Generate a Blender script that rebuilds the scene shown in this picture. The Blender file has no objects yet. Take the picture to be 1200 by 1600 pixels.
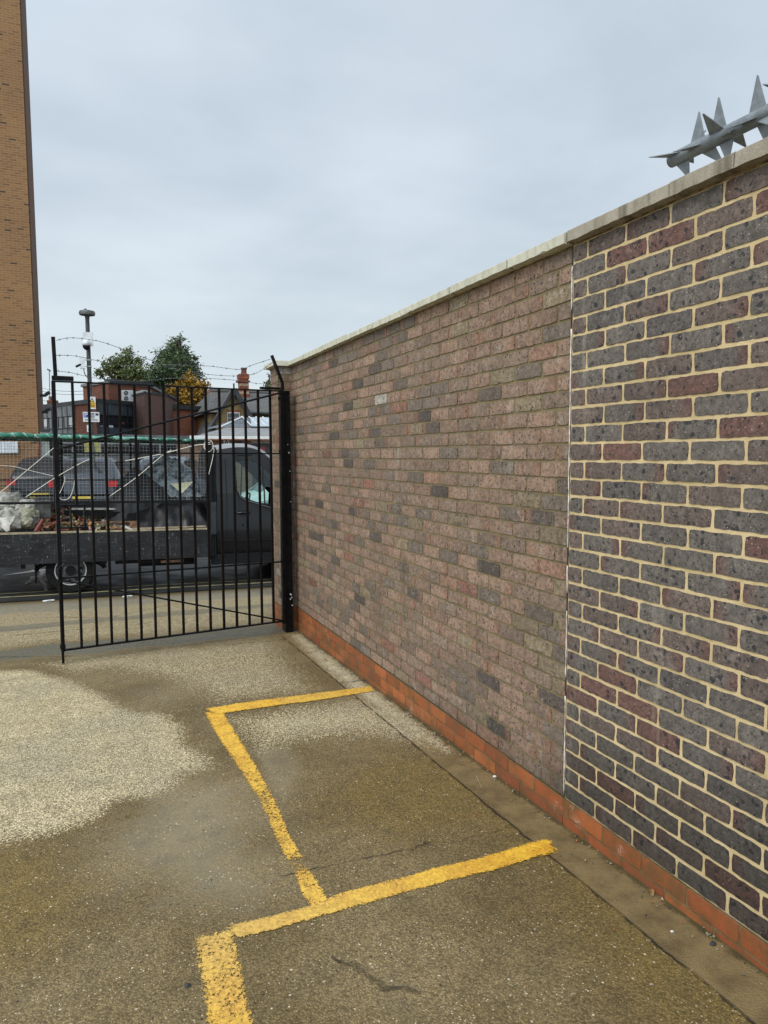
import bpy, math, random
import numpy as np
from mathutils import Vector, Matrix, noise as mnoise
R = math.radians
rnd = random.Random(7)
scene = bpy.context.scene
COL = scene.collection

# ------------------------------------------------------------ camera
FPX, YAW, PIT, ROL, EYE = 1110.87, 0.395931, 0.0808252, -0.0047541, 1.64
Fv = Vector((math.sin(YAW)*math.cos(PIT), math.cos(YAW)*math.cos(PIT), -math.sin(PIT)))
R0 = Vector((math.cos(YAW), -math.sin(YAW), 0)); U0 = R0.cross(Fv)
Rv = math.cos(ROL)*R0 + math.sin(ROL)*U0
Uv = -math.sin(ROL)*R0 + math.cos(ROL)*U0
cam = bpy.data.cameras.new('camera'); camo = bpy.data.objects.new('camera', cam); COL.objects.link(camo)
M = Matrix((Rv, Uv, -Fv)).transposed().to_4x4(); M.translation = Vector((0, 0, EYE))
camo.matrix_world = M
cam.sensor_fit = 'VERTICAL'; cam.sensor_height = 36.0; cam.sensor_width = 27.0
cam.lens = FPX/1600*36.0; cam.clip_start = .05; cam.clip_end = 2000
scene.camera = camo

# ------------------------------------------------------------ world and sun
EXPOSURE = 0.0
scene.view_settings.view_transform = 'Standard'
scene.view_settings.look = 'None'
scene.view_settings.gamma = 1
scene.view_settings.exposure = EXPOSURE
SUN_EL, SUN_AZ = R(48), R(238)        # azimuth clockwise from +Y
world = bpy.data.worlds.new('World'); scene.world = world; world.use_nodes = True
nt = world.node_tree; nt.nodes.clear()
def N(nt, t, **k):
    n = nt.nodes.new(t)
    for a, v in k.items():
        if a == 'inp':
            for i, x in v.items(): n.inputs[i].default_value = x
        else: setattr(n, a, v)
    return n
def L(nt, a, b): nt.links.new(a, b)
out = N(nt, 'ShaderNodeOutputWorld'); bg = N(nt, 'ShaderNodeBackground'); L(nt, bg.outputs[0], out.inputs[0])
sky = N(nt, 'ShaderNodeTexSky', sky_type='NISHITA', sun_disc=False, sun_elevation=SUN_EL, sun_rotation=SUN_AZ)
skm = N(nt, 'ShaderNodeVectorMath', operation='SCALE'); L(nt, sky.outputs[0], skm.inputs[0]); skm.inputs['Scale'].default_value = 0.08
tc = N(nt, 'ShaderNodeTexCoord'); sep = N(nt, 'ShaderNodeSeparateXYZ'); L(nt, tc.outputs['Generated'], sep.inputs[0])
def MT(nt, op, a, b=None, c=None, clamp=False):
    n = nt.nodes.new('ShaderNodeMath'); n.operation = op; n.use_clamp = clamp
    for i, x in enumerate((a, b, c)):
        if x is None: continue
        if isinstance(x, (int, float)): n.inputs[i].default_value = x
        else: nt.links.new(x, n.inputs[i])
    return n.outputs[0]
def MIX(nt, f, a, b, blend='MIX'):
    n = nt.nodes.new('ShaderNodeMix'); n.data_type = 'RGBA'; n.blend_type = blend; n.clamp_factor = True
    for k, x in ((0, f), (6, a), (7, b)):
        s = n.inputs[k]
        if isinstance(x, (int, float)): s.default_value = x if k == 0 else (x, x, x, 1)
        elif isinstance(x, (tuple, list)): s.default_value = (x[0], x[1], x[2], 1)
        else: nt.links.new(x, s)
    return n.outputs[2]
def MR(nt, v, a, b, c=0., d=1., smooth=True):
    n = nt.nodes.new('ShaderNodeMapRange'); n.interpolation_type = 'SMOOTHSTEP' if smooth else 'LINEAR'
    nt.links.new(v, n.inputs[0])
    for i, x in enumerate((a, b, c, d)): n.inputs[i+1].default_value = x
    return n.outputs[0]
zc = MT(nt, 'MAXIMUM', MT(nt, 'ADD', sep.outputs[2], 0.12), 0.03)
cx = MT(nt, 'DIVIDE', sep.outputs[0], zc); cy = MT(nt, 'DIVIDE', sep.outputs[1], zc)
cmb = N(nt, 'ShaderNodeCombineXYZ'); L(nt, cx, cmb.inputs[0]); L(nt, cy, cmb.inputs[1])
n1 = N(nt, 'ShaderNodeTexNoise', inp={'Scale': .55, 'Detail': 7., 'Roughness': .45, 'Distortion': .1}); L(nt, cmb.outputs[0], n1.inputs['Vector'])
n2 = N(nt, 'ShaderNodeTexNoise', inp={'Scale': 1.9, 'Detail': 6., 'Roughness': .5, 'Distortion': .15}); L(nt, cmb.outputs[0], n2.inputs['Vector'])
cl = MR(nt, MT(nt, 'ADD', MT(nt, 'MULTIPLY', n1.outputs[0], .75), MT(nt, 'MULTIPLY', n2.outputs[0], .25)), .34, .68)
ccol = MIX(nt, cl, (.49, .58, .68), (.76, .845, .92))
hor = MR(nt, sep.outputs[2], .0, .38)
ccol = MIX(nt, MT(nt, 'MULTIPLY', MT(nt, 'SUBTRACT', 1., hor), .62), ccol, (.83, .92, .93))
# cloud glow added out of view, behind camera to the left, to light the wall
sd = Vector((math.sin(SUN_AZ)*math.cos(SUN_EL), math.cos(SUN_AZ)*math.cos(SUN_EL), math.sin(SUN_EL)))
dp = N(nt, 'ShaderNodeVectorMath', operation='DOT_PRODUCT'); L(nt, tc.outputs['Generated'], dp.inputs[0]); dp.inputs[1].default_value = sd
glow = MR(nt, dp.outputs['Value'], -.1, 1., 1., 2.4)
glow = MT(nt, 'MULTIPLY', glow, 1.06)
gm = N(nt, 'ShaderNodeVectorMath', operation='SCALE'); L(nt, ccol, gm.inputs[0]); L(nt, glow, gm.inputs['Scale'])
mixs = N(nt, 'ShaderNodeMix', data_type='RGBA'); mixs.inputs[0].default_value = .88
L(nt, skm.outputs[0], mixs.inputs[6]); L(nt, gm.outputs[0], mixs.inputs[7])
L(nt, mixs.outputs[2], bg.inputs[0]); bg.inputs[1].default_value = 1.0
sl = bpy.data.lights.new('sun', 'SUN'); sl.energy = 2.1; sl.angle = R(35); sl.color = (1, .95, .87)
so = bpy.data.objects.new('sun', sl); COL.objects.link(so); so.rotation_euler = (-sd).to_track_quat('-Z', 'Y').to_euler()
so.location = (0, 0, 30)

# ------------------------------------------------------------ helpers
def ray(px, py): return Fv*FPX + Rv*(px-600) - Uv*(py-800)
def at(px, py, Y):
    d = ray(px, py); d = d*(Y/d.y); return Vector((d.x, Y, d.z+EYE))
def on_ground(px, py):
    d = ray(px, py); t = (.051-EYE)/(d.z+.0255*d.y); return Vector((d.x*t, d.y*t))
def sstep(a, b, x):
    t = min(1, max(0, (x-a)/(b-a))); return t*t*(3-2*t)
def zg(x, y):
    if y < -6: b = .051+.0255*6
    elif y < 8: b = .051-.0255*y
    elif y < 11: b = -.153-.247*sstep(7.4, 11.3, y)*1.02 if y > 7.4 else 0
    elif y < 18.5: b = -.40
    else: b = -.40+.45*sstep(18.5, 22, y)
    if 8 <= y < 11: b = -.153-(y-8)/3*.247
    t = -.018*max(-8, min(8, x+.27))*sstep(8, 11, y)*(1-sstep(17, 21, y))
    return b+t

def link(name, me, m=None, parent=None):
    o = bpy.data.objects.new(name, me); COL.objects.link(o)
    if m is not None:
        for x in (m if isinstance(m, (list, tuple)) else [m]): me.materials.append(x)
    if parent is not None: o.parent = parent
    return o
def tag(o, label=None, cat=None, group=None, kind=None):
    if label: o['label'] = label
    if cat: o['category'] = cat
    if group: o['group'] = group
    if kind: o['kind'] = kind
    return o
def thing(name, label, cat, loc=(0, 0, 0), rz=0, group=None, ry=0):
    o = bpy.data.objects.new(name, None); COL.objects.link(o); o.empty_display_size = .2
    o.location = loc; o.rotation_euler = (0, ry, rz)
    return tag(o, label, cat, group)
def copy_tree(o, parent=None):
    c = o.copy(); COL.objects.link(c)
    if parent is not None: c.parent = parent
    for ch in [x for x in list(bpy.data.objects) if x.parent == o]: copy_tree(ch, c)
    return c

class MB:
    def __init__(s): s.v = []; s.f = []; s.m = []; s.uv = {}; s.c = None
    def face(s, idx, m=0, uv=None):
        if uv: s.uv[len(s.f)] = uv
        s.f.append(tuple(idx)); s.m.append(m)
    def quad(s, a, b, c, d, m=0, uv=None):
        i = len(s.v); s.v += [tuple(a), tuple(b), tuple(c), tuple(d)]; s.face((i, i+1, i+2, i+3), m, uv)
    def poly(s, pts, m=0, uv=None):
        i = len(s.v); s.v += [tuple(p) for p in pts]; s.face(range(i, i+len(pts)), m, uv)
    def box(s, a, b, m=0):
        x0, y0, z0 = [min(p, q) for p, q in zip(a, b)]; x1, y1, z1 = [max(p, q) for p, q in zip(a, b)]
        i = len(s.v)
        s.v += [(x0,y0,z0),(x1,y0,z0),(x1,y1,z0),(x0,y1,z0),(x0,y0,z1),(x1,y0,z1),(x1,y1,z1),(x0,y1,z1)]
        for q, u in (((0,3,2,1),'xy'),((4,5,6,7),'xy'),((0,1,5,4),'xz'),((2,3,7,6),'xz'),((1,2,6,5),'yz'),((3,0,4,7),'yz')):
            ii = [i+k for k in q]
            ax = ['xyz'.index(c) for c in u]
            s.face(ii, m, [(s.v[k][ax[0]], s.v[k][ax[1]]) for k in ii])
    def prism(s, fp, z0, z1, m=0, mt=None):
        n = len(fp); i = len(s.v)
        z1s = z1 if isinstance(z1, (list, tuple)) else [z1]*n
        s.v += [(p[0], p[1], z0) for p in fp]+[(p[0], p[1], z) for p, z in zip(fp, z1s)]
        u = 0
        for k in range(n):
            j = (k+1) % n; d = math.hypot(fp[j][0]-fp[k][0], fp[j][1]-fp[k][1])
            s.face((i+k, i+j, i+n+j, i+n+k), m, [(u, z0), (u+d, z0), (u+d, z1s[j]), (u, z1s[k])]); u += d
        s.face(range(i+n, i+2*n), m if mt is None else mt, [(p[0], p[1]) for p in fp])
        s.face([i+n-1-k for k in range(n)], m, [(p[0], p[1]) for p in fp[::-1]])
    def tube(s, pts, r, n=8, m=0, cap=True, rot=0.):
        pts = [Vector(p) for p in pts]; rs = r if isinstance(r, (list, tuple)) else [r]*len(pts)
        base = len(s.v); up = None
        for k, p in enumerate(pts):
            t = (pts[min(k+1, len(pts)-1)]-pts[max(k-1, 0)]).normalized()
            if up is None: up = Vector((0, 0, 1)) if abs(t.z) < .9 else Vector((1, 0, 0))
            a = (up-t*up.dot(t)).normalized(); b = t.cross(a); up = a
            for q in range(n):
                an = 2*math.pi*q/n+rot; s.v.append(tuple(p+(a*math.cos(an)+b*math.sin(an))*rs[k]))
        for k in range(len(pts)-1):
            for q in range(n):
                w = (q+1) % n
                s.face((base+k*n+q, base+k*n+w, base+(k+1)*n+w, base+(k+1)*n+q), m)
        if cap:
            s.face([base+n-1-q for q in range(n)], m); e = base+(len(pts)-1)*n; s.face([e+q for q in range(n)], m)
    def sq(s, p, q, w, h=None, m=0):         # square bar between two points
        h = h or w; p = Vector(p); q = Vector(q); t = (q-p).normalized()
        up = Vector((0, 1, 0)) if abs(t.y) < .9 else Vector((1, 0, 0))
        a = (up-t*up.dot(t)).normalized()*w/2; b = t.cross(a).normalized()*h/2
        i = len(s.v)
        s.v += [tuple(x) for x in (p-a-b, p+a-b, p+a+b, p-a+b, q-a-b, q+a-b, q+a+b, q-a+b)]
        for f in ((0,3,2,1),(4,5,6,7),(0,1,5,4),(1,2,6,5),(2,3,7,6),(3,0,4,7)): s.face([i+k for k in f], m)
    def build(s, name, m, parent=None, smooth=False, auto=None):
        me = bpy.data.meshes.new(name); me.from_pydata(s.v, [], s.f)
        if any(s.m): me.polygons.foreach_set('material_index', s.m)
        if s.uv:
            ul = me.uv_layers.new(name='UVMap'); dat = np.zeros(len(me.loops)*2)
            st = 0
            for fi, f in enumerate(s.f):
                if fi in s.uv:
                    for k, c in enumerate(s.uv[fi]): dat[(st+k)*2] = c[0]; dat[(st+k)*2+1] = c[1]
                st += len(f)
            ul.data.foreach_set('uv', dat)
        if s.c is not None:
            at_ = me.color_attributes.new('bc', 'FLOAT_COLOR', 'POINT'); at_.data.foreach_set('color', np.array(s.c, dtype=np.float32).ravel())
        me.update()
        if smooth or auto:
            me.polygons.foreach_set('use_smooth', [True]*len(me.polygons))
            if auto:
                try: me.set_sharp_from_angle(angle=R(auto))
                except Exception: pass
        return link(name, me, m, parent)

# ------------------------------------------------------------ materials
MATS = {}
def newmat(name):
    m = bpy.data.materials.new(name); m.use_nodes = True; t = m.node_tree
    p = t.nodes['Principled BSDF']; MATS[name] = m
    return m, t, p
def simple(name, col, rough=.6, metal=0., var=.15, scale=8., col2=None, bump=0., bscale=60., spec=.5, coord='Object', streak=False):
    m, t, p = newmat(name)
    tc = N(t, 'ShaderNodeTexCoord')
    mp = N(t, 'ShaderNodeMapping'); L(t, tc.outputs[coord], mp.inputs[0])
    if streak: mp.inputs['Scale'].default_value = (1, 1, .15)
    n = N(t, 'ShaderNodeTexNoise', inp={'Scale': scale, 'Detail': 6., 'Roughness': .6}); L(t, mp.outputs[0], n.inputs['Vector'])
    f = MR(t, n.outputs[0], .35, .65)
    c2 = col2 or tuple(c*(1-var*1.6) for c in col)
    c1 = col if col2 else tuple(min(1, c*(1+var*.6)) for c in col)
    L(t, MIX(t, f, c1, c2), p.inputs['Base Color'])
    p.inputs['Roughness'].default_value = rough; p.inputs['Metallic'].default_value = metal
    p.inputs['Specular IOR Level'].default_value = spec
    L(t, MR(t, n.outputs[0], .2, .8, max(0, rough-.08), min(1, rough+.1)), p.inputs['Roughness'])
    if bump:
        n3 = N(t, 'ShaderNodeTexNoise', inp={'Scale': bscale, 'Detail': 4.}); L(t, tc.outputs[coord], n3.inputs['Vector'])
        b = N(t, 'ShaderNodeBump', inp={'Strength': bump, 'Distance': .01}); L(t, n3.outputs[0], b.inputs['Height']); L(t, b.outputs[0], p.inputs['Normal'])
    return m
def brickmat(name, c1, c2, mortar, w=.225, h=.075, ms=.010, bias=0., bumpv=.3, extra=None):
    m, t, p = newmat(name)
    uv = N(t, 'ShaderNodeUVMap')
    b = N(t, 'ShaderNodeTexBrick', inp={'Color1': (0, 0, 0, 1), 'Color2': (1, 1, 1, 1), 'Mortar': (.5, .5, .5, 1), 'Scale': 1., 'Mortar Size': ms, 'Mortar Smooth': .1, 'Bias': bias, 'Brick Width': w, 'Row Height': h})
    L(t, uv.outputs[0], b.inputs['Vector'])
    n = N(t, 'ShaderNodeTexNoise', inp={'Scale': .5, 'Detail': 4.}); L(t, uv.outputs[0], n.inputs['Vector'])
    n2 = N(t, 'ShaderNodeTexNoise', inp={'Scale': 14., 'Detail': 3.}); L(t, uv.outputs[0], n2.inputs['Vector'])
    f = MT(t, 'MULTIPLY', MT(t, 'POWER', b.outputs[0], 1.6), 1.)
    col = MIX(t, f, c1, c2)
    if extra:
        d = MR(t, b.outputs[0], .945, .97)
        col = MIX(t, d, col, extra)
    col = MIX(t, MR(t, n2.outputs[0], .3, .8, 0., .35), col, MIX(t, .5, col, (0.02, .015, .01)))
    col = MIX(t, b.outputs['Fac'], col, mortar)
    col = MIX(t, MR(t, n.outputs[0], .35, .7, 0., .22), col, MIX(t, .5, col, (.02, .016, .012)))
    L(t, col, p.inputs['Base Color']); p.inputs['Roughness'].default_value = .9
    bp = N(t, 'ShaderNodeBump', inp={'Strength': bumpv, 'Distance': .01}, invert=True); L(t, b.outputs['Fac'], bp.inputs['Height']); L(t, bp.outputs[0], p.inputs['Normal'])
    return m

black_paint = simple('black gloss paint', (.006, .006, .007), .35, 0, .4, 25, bump=.15, bscale=200, spec=.14)
rust_black = simple('black paint with rust', (.005, .0048, .005), .45, 0, .3, 30, col2=(.009, .0065, .006), bump=.2, bscale=160, spec=.08)
galv = simple('galvanised steel', (.21, .235, .25), .5, .35, .2, 22, col2=(.15, .168, .178), bump=.08, bscale=120)
wire_m = simple('barbed wire steel', (.16, .16, .16), .55, .6, .3, 60)
white_plastic = simple('white plastic', (.62, .65, .66), .45, 0, .1, 14)
grey_metal = simple('grey painted metal', (.22, .24, .25), .5, 0, .15, 10)
dark_metal = simple('dark grey metal', (.035, .038, .042), .5, .3, .2, 10)

def brick_shader(name, mortar, mortar2, speck, bloom, mott_amt=.55, foot=.58):
    """material for modelled bricks: colour from the bricks' own attribute, dark burnt specks, pale bloom; slot 0 brick"""
    m, t, p = newmat(name)
    a = N(t, 'ShaderNodeAttribute', attribute_name='bc')
    tc = N(t, 'ShaderNodeTexCoord')
    mott = N(t, 'ShaderNodeTexNoise', inp={'Scale': 45., 'Detail': 5., 'Roughness': .65}); L(t, tc.outputs['Object'], mott.inputs['Vector'])
    mid = N(t, 'ShaderNodeTexNoise', inp={'Scale': 17., 'Detail': 4., 'Roughness': .6}); L(t, tc.outputs['Object'], mid.inputs['Vector'])
    col = MIX(t, MR(t, mott.outputs[0], .3, .7), MIX(t, mott_amt, a.outputs['Color'], (.015, .013, .012)), a.outputs['Color'])
    # fine gritty speckle
    gr = N(t, 'ShaderNodeTexNoise', inp={'Scale': 260., 'Detail': 3., 'Roughness': .7}); L(t, tc.outputs['Object'], gr.inputs['Vector'])
    col = MIX(t, MR(t, gr.outputs[0], .55, .72, 0., .42), col, (.42, .37, .31))
    col = MIX(t, MR(t, gr.outputs[0], .44, .30, 0., .6), col, (.03, .028, .028))
    col = MIX(t, MR(t, mid.outputs[0], .50, .34, 0., .38), col, MIX(t, .7, col, (.035, .028, .030)))
    # burnt dark spots
    vo = N(t, 'ShaderNodeTexVoronoi', inp={'Scale': 42., 'Randomness': 1.}); L(t, tc.outputs['Object'], vo.inputs['Vector'])
    sepc = N(t, 'ShaderNodeSeparateColor'); L(t, vo.outputs['Color'], sepc.inputs[0])
    rad = MT(t, 'MULTIPLY', MT(t, 'POWER', sepc.outputs[0], 3.0), speck)
    wob = MT(t, 'MULTIPLY', MT(t, 'SUBTRACT', mott.outputs[0], .5), .35)
    sp = MR(t, MT(t, 'SUBTRACT', MT(t, 'ADD', vo.outputs['Distance'], wob), rad), .0, .10, 1., 0.)
    col = MIX(t, MT(t, 'MULTIPLY', sp, .82), col, (.022, .024, .03))
    v2 = N(t, 'ShaderNodeTexVoronoi', inp={'Scale': 118., 'Randomness': 1.}); L(t, tc.outputs['Object'], v2.inputs['Vector'])
    s2c = N(t, 'ShaderNodeSeparateColor'); L(t, v2.outputs['Color'], s2c.inputs[0])
    clus = MR(t, mid.outputs[0], .40, .62)
    sp2 = MT(t, 'MULTIPLY', MR(t, MT(t, 'SUBTRACT', v2.outputs['Distance'], MT(t, 'MULTIPLY', MT(t, 'POWER', s2c.outputs[1], 2.), .62)), .0, .14, 1., 0.), clus)
    col = MIX(t, MT(t, 'MULTIPLY', sp2, .65), col, (.028, .026, .026))
    sp3_ = MT(t, 'MULTIPLY', MR(t, s2c.outputs[2], .93, .95), MR(t, v2.outputs['Distance'], .35, .22))
    col = MIX(t, MT(t, 'MULTIPLY', sp3_, .6), col, (.44, .39, .32))
    # bloom / lime
    bl = MR(t, mid.outputs[0], .58, .74, 0., bloom)
    col = MIX(t, bl, col, (.36, .33, .29))
    mps = N(t, 'ShaderNodeMapping', inp={'Scale': (1, 5.5, .55)}); L(t, tc.outputs['Object'], mps.inputs[0])
    stn = N(t, 'ShaderNodeTexNoise', inp={'Scale': 1.6, 'Detail': 6., 'Roughness': .6}); L(t, mps.outputs[0], stn.inputs['Vector'])
    col = MIX(t, MR(t, stn.outputs[0], .54, .72, 0., .45), col, MIX(t, .6, col, (.03, .028, .02)))
    col = MIX(t, MT(t, 'MULTIPLY', MR(t, stn.outputs[0], .44, .30, 0., .30), MR(t, mid.outputs[0], .4, .6)), col, (.40, .36, .29))
    sp3 = N(t, 'ShaderNodeSeparateXYZ'); L(t, tc.outputs['Object'], sp3.inputs[0])
    big = N(t, 'ShaderNodeTexNoise', inp={'Scale': 1.3, 'Detail': 5.}); L(t, tc.outputs['Object'], big.inputs['Vector'])
    line = MT(t, 'ADD', MT(t, 'ADD', MT(t, 'MULTIPLY', big.outputs[0], .8), -.10), MT(t, 'MULTIPLY', MT(t, 'SUBTRACT', 2.5, sp3.outputs[1]), .22))
    damp = MR(t, MT(t, 'SUBTRACT', sp3.outputs[2], line), -.10, .22, 1., 0.)
    col = MIX(t, MT(t, 'MULTIPLY', damp, foot), col, MIX(t, .8, col, (.012, .010, .008)))
    L(t, col, p.inputs['Base Color']); 
    L(t, MR(t, damp, 0., 1., .88, .6), p.inputs['Roughness']); p.inputs['Specular IOR Level'].default_value = .3
    bp = N(t, 'ShaderNodeBump', inp={'Strength': .55, 'Distance': .004})
    L(t, MT(t, 'SUBTRACT', MT(t, 'ADD', MT(t, 'MULTIPLY', mott.outputs[0], .7), MT(t, 'MULTIPLY', gr.outputs[0], .5)), MT(t, 'MULTIPLY', sp, .7)), bp.inputs['Height']); L(t, bp.outputs[0], p.inputs['Normal'])
    # mortar
    m2, t, p = newmat(name+' mortar')
    tc = N(t, 'ShaderNodeTexCoord')
    n = N(t, 'ShaderNodeTexNoise', inp={'Scale': 7., 'Detail': 6., 'Roughness': .7}); L(t, tc.outputs['Object'], n.inputs['Vector'])
    g = N(t, 'ShaderNodeTexNoise', inp={'Scale': 300., 'Detail': 2.}); L(t, tc.outputs['Object'], g.inputs['Vector'])
    c = MIX(t, MR(t, n.outputs[0], .35, .68), mortar, mortar2)
    c = MIX(t, MR(t, g.outputs[0], .45, .75, 0., .35), c, MIX(t, .5, c, (.05, .04, .03)))
    sp3 = N(t, 'ShaderNodeSeparateXYZ'); L(t, tc.outputs['Object'], sp3.inputs[0])
    big = N(t, 'ShaderNodeTexNoise', inp={'Scale': 1.3, 'Detail': 5.}); L(t, tc.outputs['Object'], big.inputs['Vector'])
    line = MT(t, 'ADD', MT(t, 'MULTIPLY', big.outputs[0], .8), -.22)
    damp = MR(t, MT(t, 'SUBTRACT', sp3.outputs[2], line), -.10, .22, 1., 0.)
    c = MIX(t, MT(t, 'MULTIPLY', damp, .55), c, MIX(t, .8, c, (.03, .028, .012)))
    L(t, c, p.inputs['Base Color']); p.inputs['Roughness'].default_value = .95
    bp = N(t, 'ShaderNodeBump', inp={'Strength': .6, 'Distance': .003}); L(t, g.outputs[0], bp.inputs['Height']); L(t, bp.outputs[0], p.inputs['Normal'])
    return [m, m2]
near_m = brick_shader('dark brick', (.62, .475, .26), (.46, .35, .175), .66, .22, .50, .72)
far_m = brick_shader('pinkish brick', (.205, .160, .078), (.135, .105, .050), .42, .42, .46)
def plinth_shader():
    m, t, p = newmat('orange brick')
    a = N(t, 'ShaderNodeAttribute', attribute_name='bc'); tc = N(t, 'ShaderNodeTexCoord')
    n = N(t, 'ShaderNodeTexNoise', inp={'Scale': 9., 'Detail': 6., 'Roughness': .65}); L(t, tc.outputs['Object'], n.inputs['Vector'])
    g = N(t, 'ShaderNodeTexNoise', inp={'Scale': 120., 'Detail': 4.}); L(t, tc.outputs['Object'], g.inputs['Vector'])
    c = MIX(t, MR(t, n.outputs[0], .38, .70, 0., .85), a.outputs['Color'], (.11, .060, .020))
    c = MIX(t, MR(t, g.outputs[0], .56, .7, 0., .35), c, (.07, .04, .015))
    n5 = N(t, 'ShaderNodeTexNoise', inp={'Scale': 5., 'Detail': 5.}); L(t, tc.outputs['Object'], n5.inputs['Vector'])
    c = MIX(t, MT(t, 'MULTIPLY', MR(t, n5.outputs[0], .62, .72), MR(t, g.outputs[0], .45, .6)), c, (.42, .33, .26))
    L(t, c, p.inputs['Base Color']); p.inputs['Roughness'].default_value = .6
    bp = N(t, 'ShaderNodeBump', inp={'Strength': .4, 'Distance': .004}); L(t, g.outputs[0], bp.inputs['Height']); L(t, bp.outputs[0], p.inputs['Normal'])
    m2 = simple('plinth mortar', (.16, .105, .045), .9, 0, .3, 12, col2=(.09, .065, .02), bump=.4, bscale=200)
    return [m, m2]
plinth_m = plinth_shader()
def stone(name, c1, c2, grime, amt):
    m, t, p = newmat(name); tc = N(t, 'ShaderNodeTexCoord')
    n = N(t, 'ShaderNodeTexNoise', inp={'Scale': 6., 'Detail': 8., 'Roughness': .7}); L(t, tc.outputs['Object'], n.inputs['Vector'])
    mp = N(t, 'ShaderNodeMapping', inp={'Scale': (1, 9., 1.2)}); L(t, tc.outputs['Object'], mp.inputs[0])
    s = N(t, 'ShaderNodeTexNoise', inp={'Scale': 2.5, 'Detail': 5.}); L(t, mp.outputs[0], s.inputs['Vector'])
    g = N(t, 'ShaderNodeTexNoise', inp={'Scale': 220., 'Detail': 3.}); L(t, tc.outputs['Object'], g.inputs['Vector'])
    c = MIX(t, MR(t, n.outputs[0], .35, .7), c1, c2)
    c = MIX(t, MR(t, s.outputs[0], .42, .7, 0., amt), c, grime)
    c = MIX(t, MR(t, g.outputs[0], .5, .75, 0., .4), c, grime)
    L(t, c, p.inputs['Base Color']); p.inputs['Roughness'].default_value = .9
    bp = N(t, 'ShaderNodeBump', inp={'Strength': .5, 'Distance': .004}); L(t, g.outputs[0], bp.inputs['Height']); L(t, bp.outputs[0], p.inputs['Normal'])
    return m
coping_new = stone('pale cast stone', (.56, .54, .43), (.47, .46, .36), (.22, .21, .14), .35)
coping_old = stone('weathered cast stone', (.36, .32, .25), (.27, .235, .18), (.10, .085, .055), .8)

# ------------------------------------------------------------ ground
def segdist(P, poly):
    """signed distance (inside positive) of the points P[n,2] to polygon"""
    poly = np.array(poly); n = len(poly); d = np.full(len(P), 1e9); ins = np.zeros(len(P), bool)
    for i in range(n):
        a = poly[i]; b = poly[(i+1) % n]; ab = b-a; t = np.clip(((P-a)@ab)/max(ab@ab, 1e-9), 0, 1)
        q = a+t[:, None]*ab; d = np.minimum(d, np.hypot(*(P-q).T))
        c = ((a[1] > P[:, 1]) != (b[1] > P[:, 1])) & (P[:, 0] < (b[0]-a[0])*(P[:, 1]-a[1])/((b[1]-a[1]) or 1e-9)+a[0])
        ins ^= c
    return np.where(ins, d, -d)
G = lambda pts: [tuple(on_ground(*p)) for p in pts]
dry_polys = [
 (G([(-160,1052),(45,1047),(110,1064),(160,1087),(200,1112),(255,1115),(285,1135),(285,1160),(325,1185),(325,1200),(280,1212),(270,1235),(225,1245),(180,1250),(150,1280),(90,1300),(0,1318),(-160,1330)]), 1.0, .11),
 (G([(50,1038),(110,1028),(430,996),(445,1010),(470,1045),(510,1078),(460,1088),(340,1102),(300,1085),(240,1062),(160,1048),(110,1060)]), .62, .25),
 (G([(350,1122),(560,1090),(600,1100),(690,1160),(690,1172),(640,1160),(560,1150),(470,1160),(400,1178),(385,1160)]), .78, .22),
 (G([(452,992),(470,990),(590,1080),(700,1165),(700,1178),(630,1140),(560,1088),(500,1040)]), .85, .10),
 ([(-6, 7.3), (1.6, 7.2), (1.9, 7.6), (2.6, 9.), (2.4, 10.6), (-6, 10.9)], .56, .35),
 (G([(240,1400),(330,1420),(300,1600),(180,1600),(150,1500)]), .32, .4),
]
puddle_polys = [
 (G([(150,1290),(290,1213),(385,1215),(425,1260),(432,1330),(465,1400),(400,1440),(330,1440),(250,1420),(130,1340)]), .8, .42),
 (G([(395,1170),(450,1165),(475,1190),(452,1250),(425,1240)]), .9, .1),
 (G([(150,1075),(260,1060),(330,1075),(300,1120),(210,1108)]), .45, .25),
 ([(-2., 6.75), (1.2, 6.72), (1.7, 6.75), (1.75, 7.0), (1., 7.1), (-2, 7.25)], .55, .1),
 ([(.2, 8.2), (1.8, 8.0), (2.2, 8.8), (1.2, 9.4), (-.2, 9.)], .5, .4),
 ([(.4, 1.2), (1.1, 1.4), (1.2, 2.2), (.8, 2.3), (.35, 1.9)], .35, .3),
]
olive_polys = [
 (G([(-100,1325),(90,1312),(130,1400),(80,1500),(-100,1540)]), 1., .3),
 (G([(600,1170),(760,1180),(860,1290),(640,1330),(470,1290),(480,1230)]), .8, .3),
 ([(1.2, .5), (1.9, .5), (1.9, 4.0), (1.72, 4.2), (1.4, 2.2)], .75, .25),
 (G([(300,1100),(440,1060),(560,1070),(430,1100)]), .5, .2),
]
def mask(P, polys):
    m = np.zeros(len(P))
    for poly, amp, w in polys:
        s = segdist(P, poly); m = np.maximum(m, amp*np.clip(.5+s/w/2, 0, 1))
    return m
xs = sorted(set([-300, -150, -80, -50, -30, -20, -14, -10, -7, -5, -4, -3, -2.5, -2, -1.6, -1.3, 2.2, 2.5, 3, 3.5, 4, 5, 6, 7.73, 9, 12, 16, 24, 40, 80, 150, 300]+[round(-1.2+.03*i, 3) for i in range(112)]))
ys = sorted(set([-60, -20, -10, -6, -3, -1.5, -.5, .2, .6, .9, 18.5, 19, 19.5, 20, 20.5, 21, 21.5, 22, 26, 32, 45, 70, 120, 200, 400]+[round(1.1+.03*i, 3) for i in range(220)]+[round(7.7+.1*i, 3) for i in range(36)]+[11.5+.5*i for i in range(14)]))
nx, ny = len(xs), len(ys)
XX, YY = np.meshgrid(xs, ys); XX = XX.ravel(); YY = YY.ravel()
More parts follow.
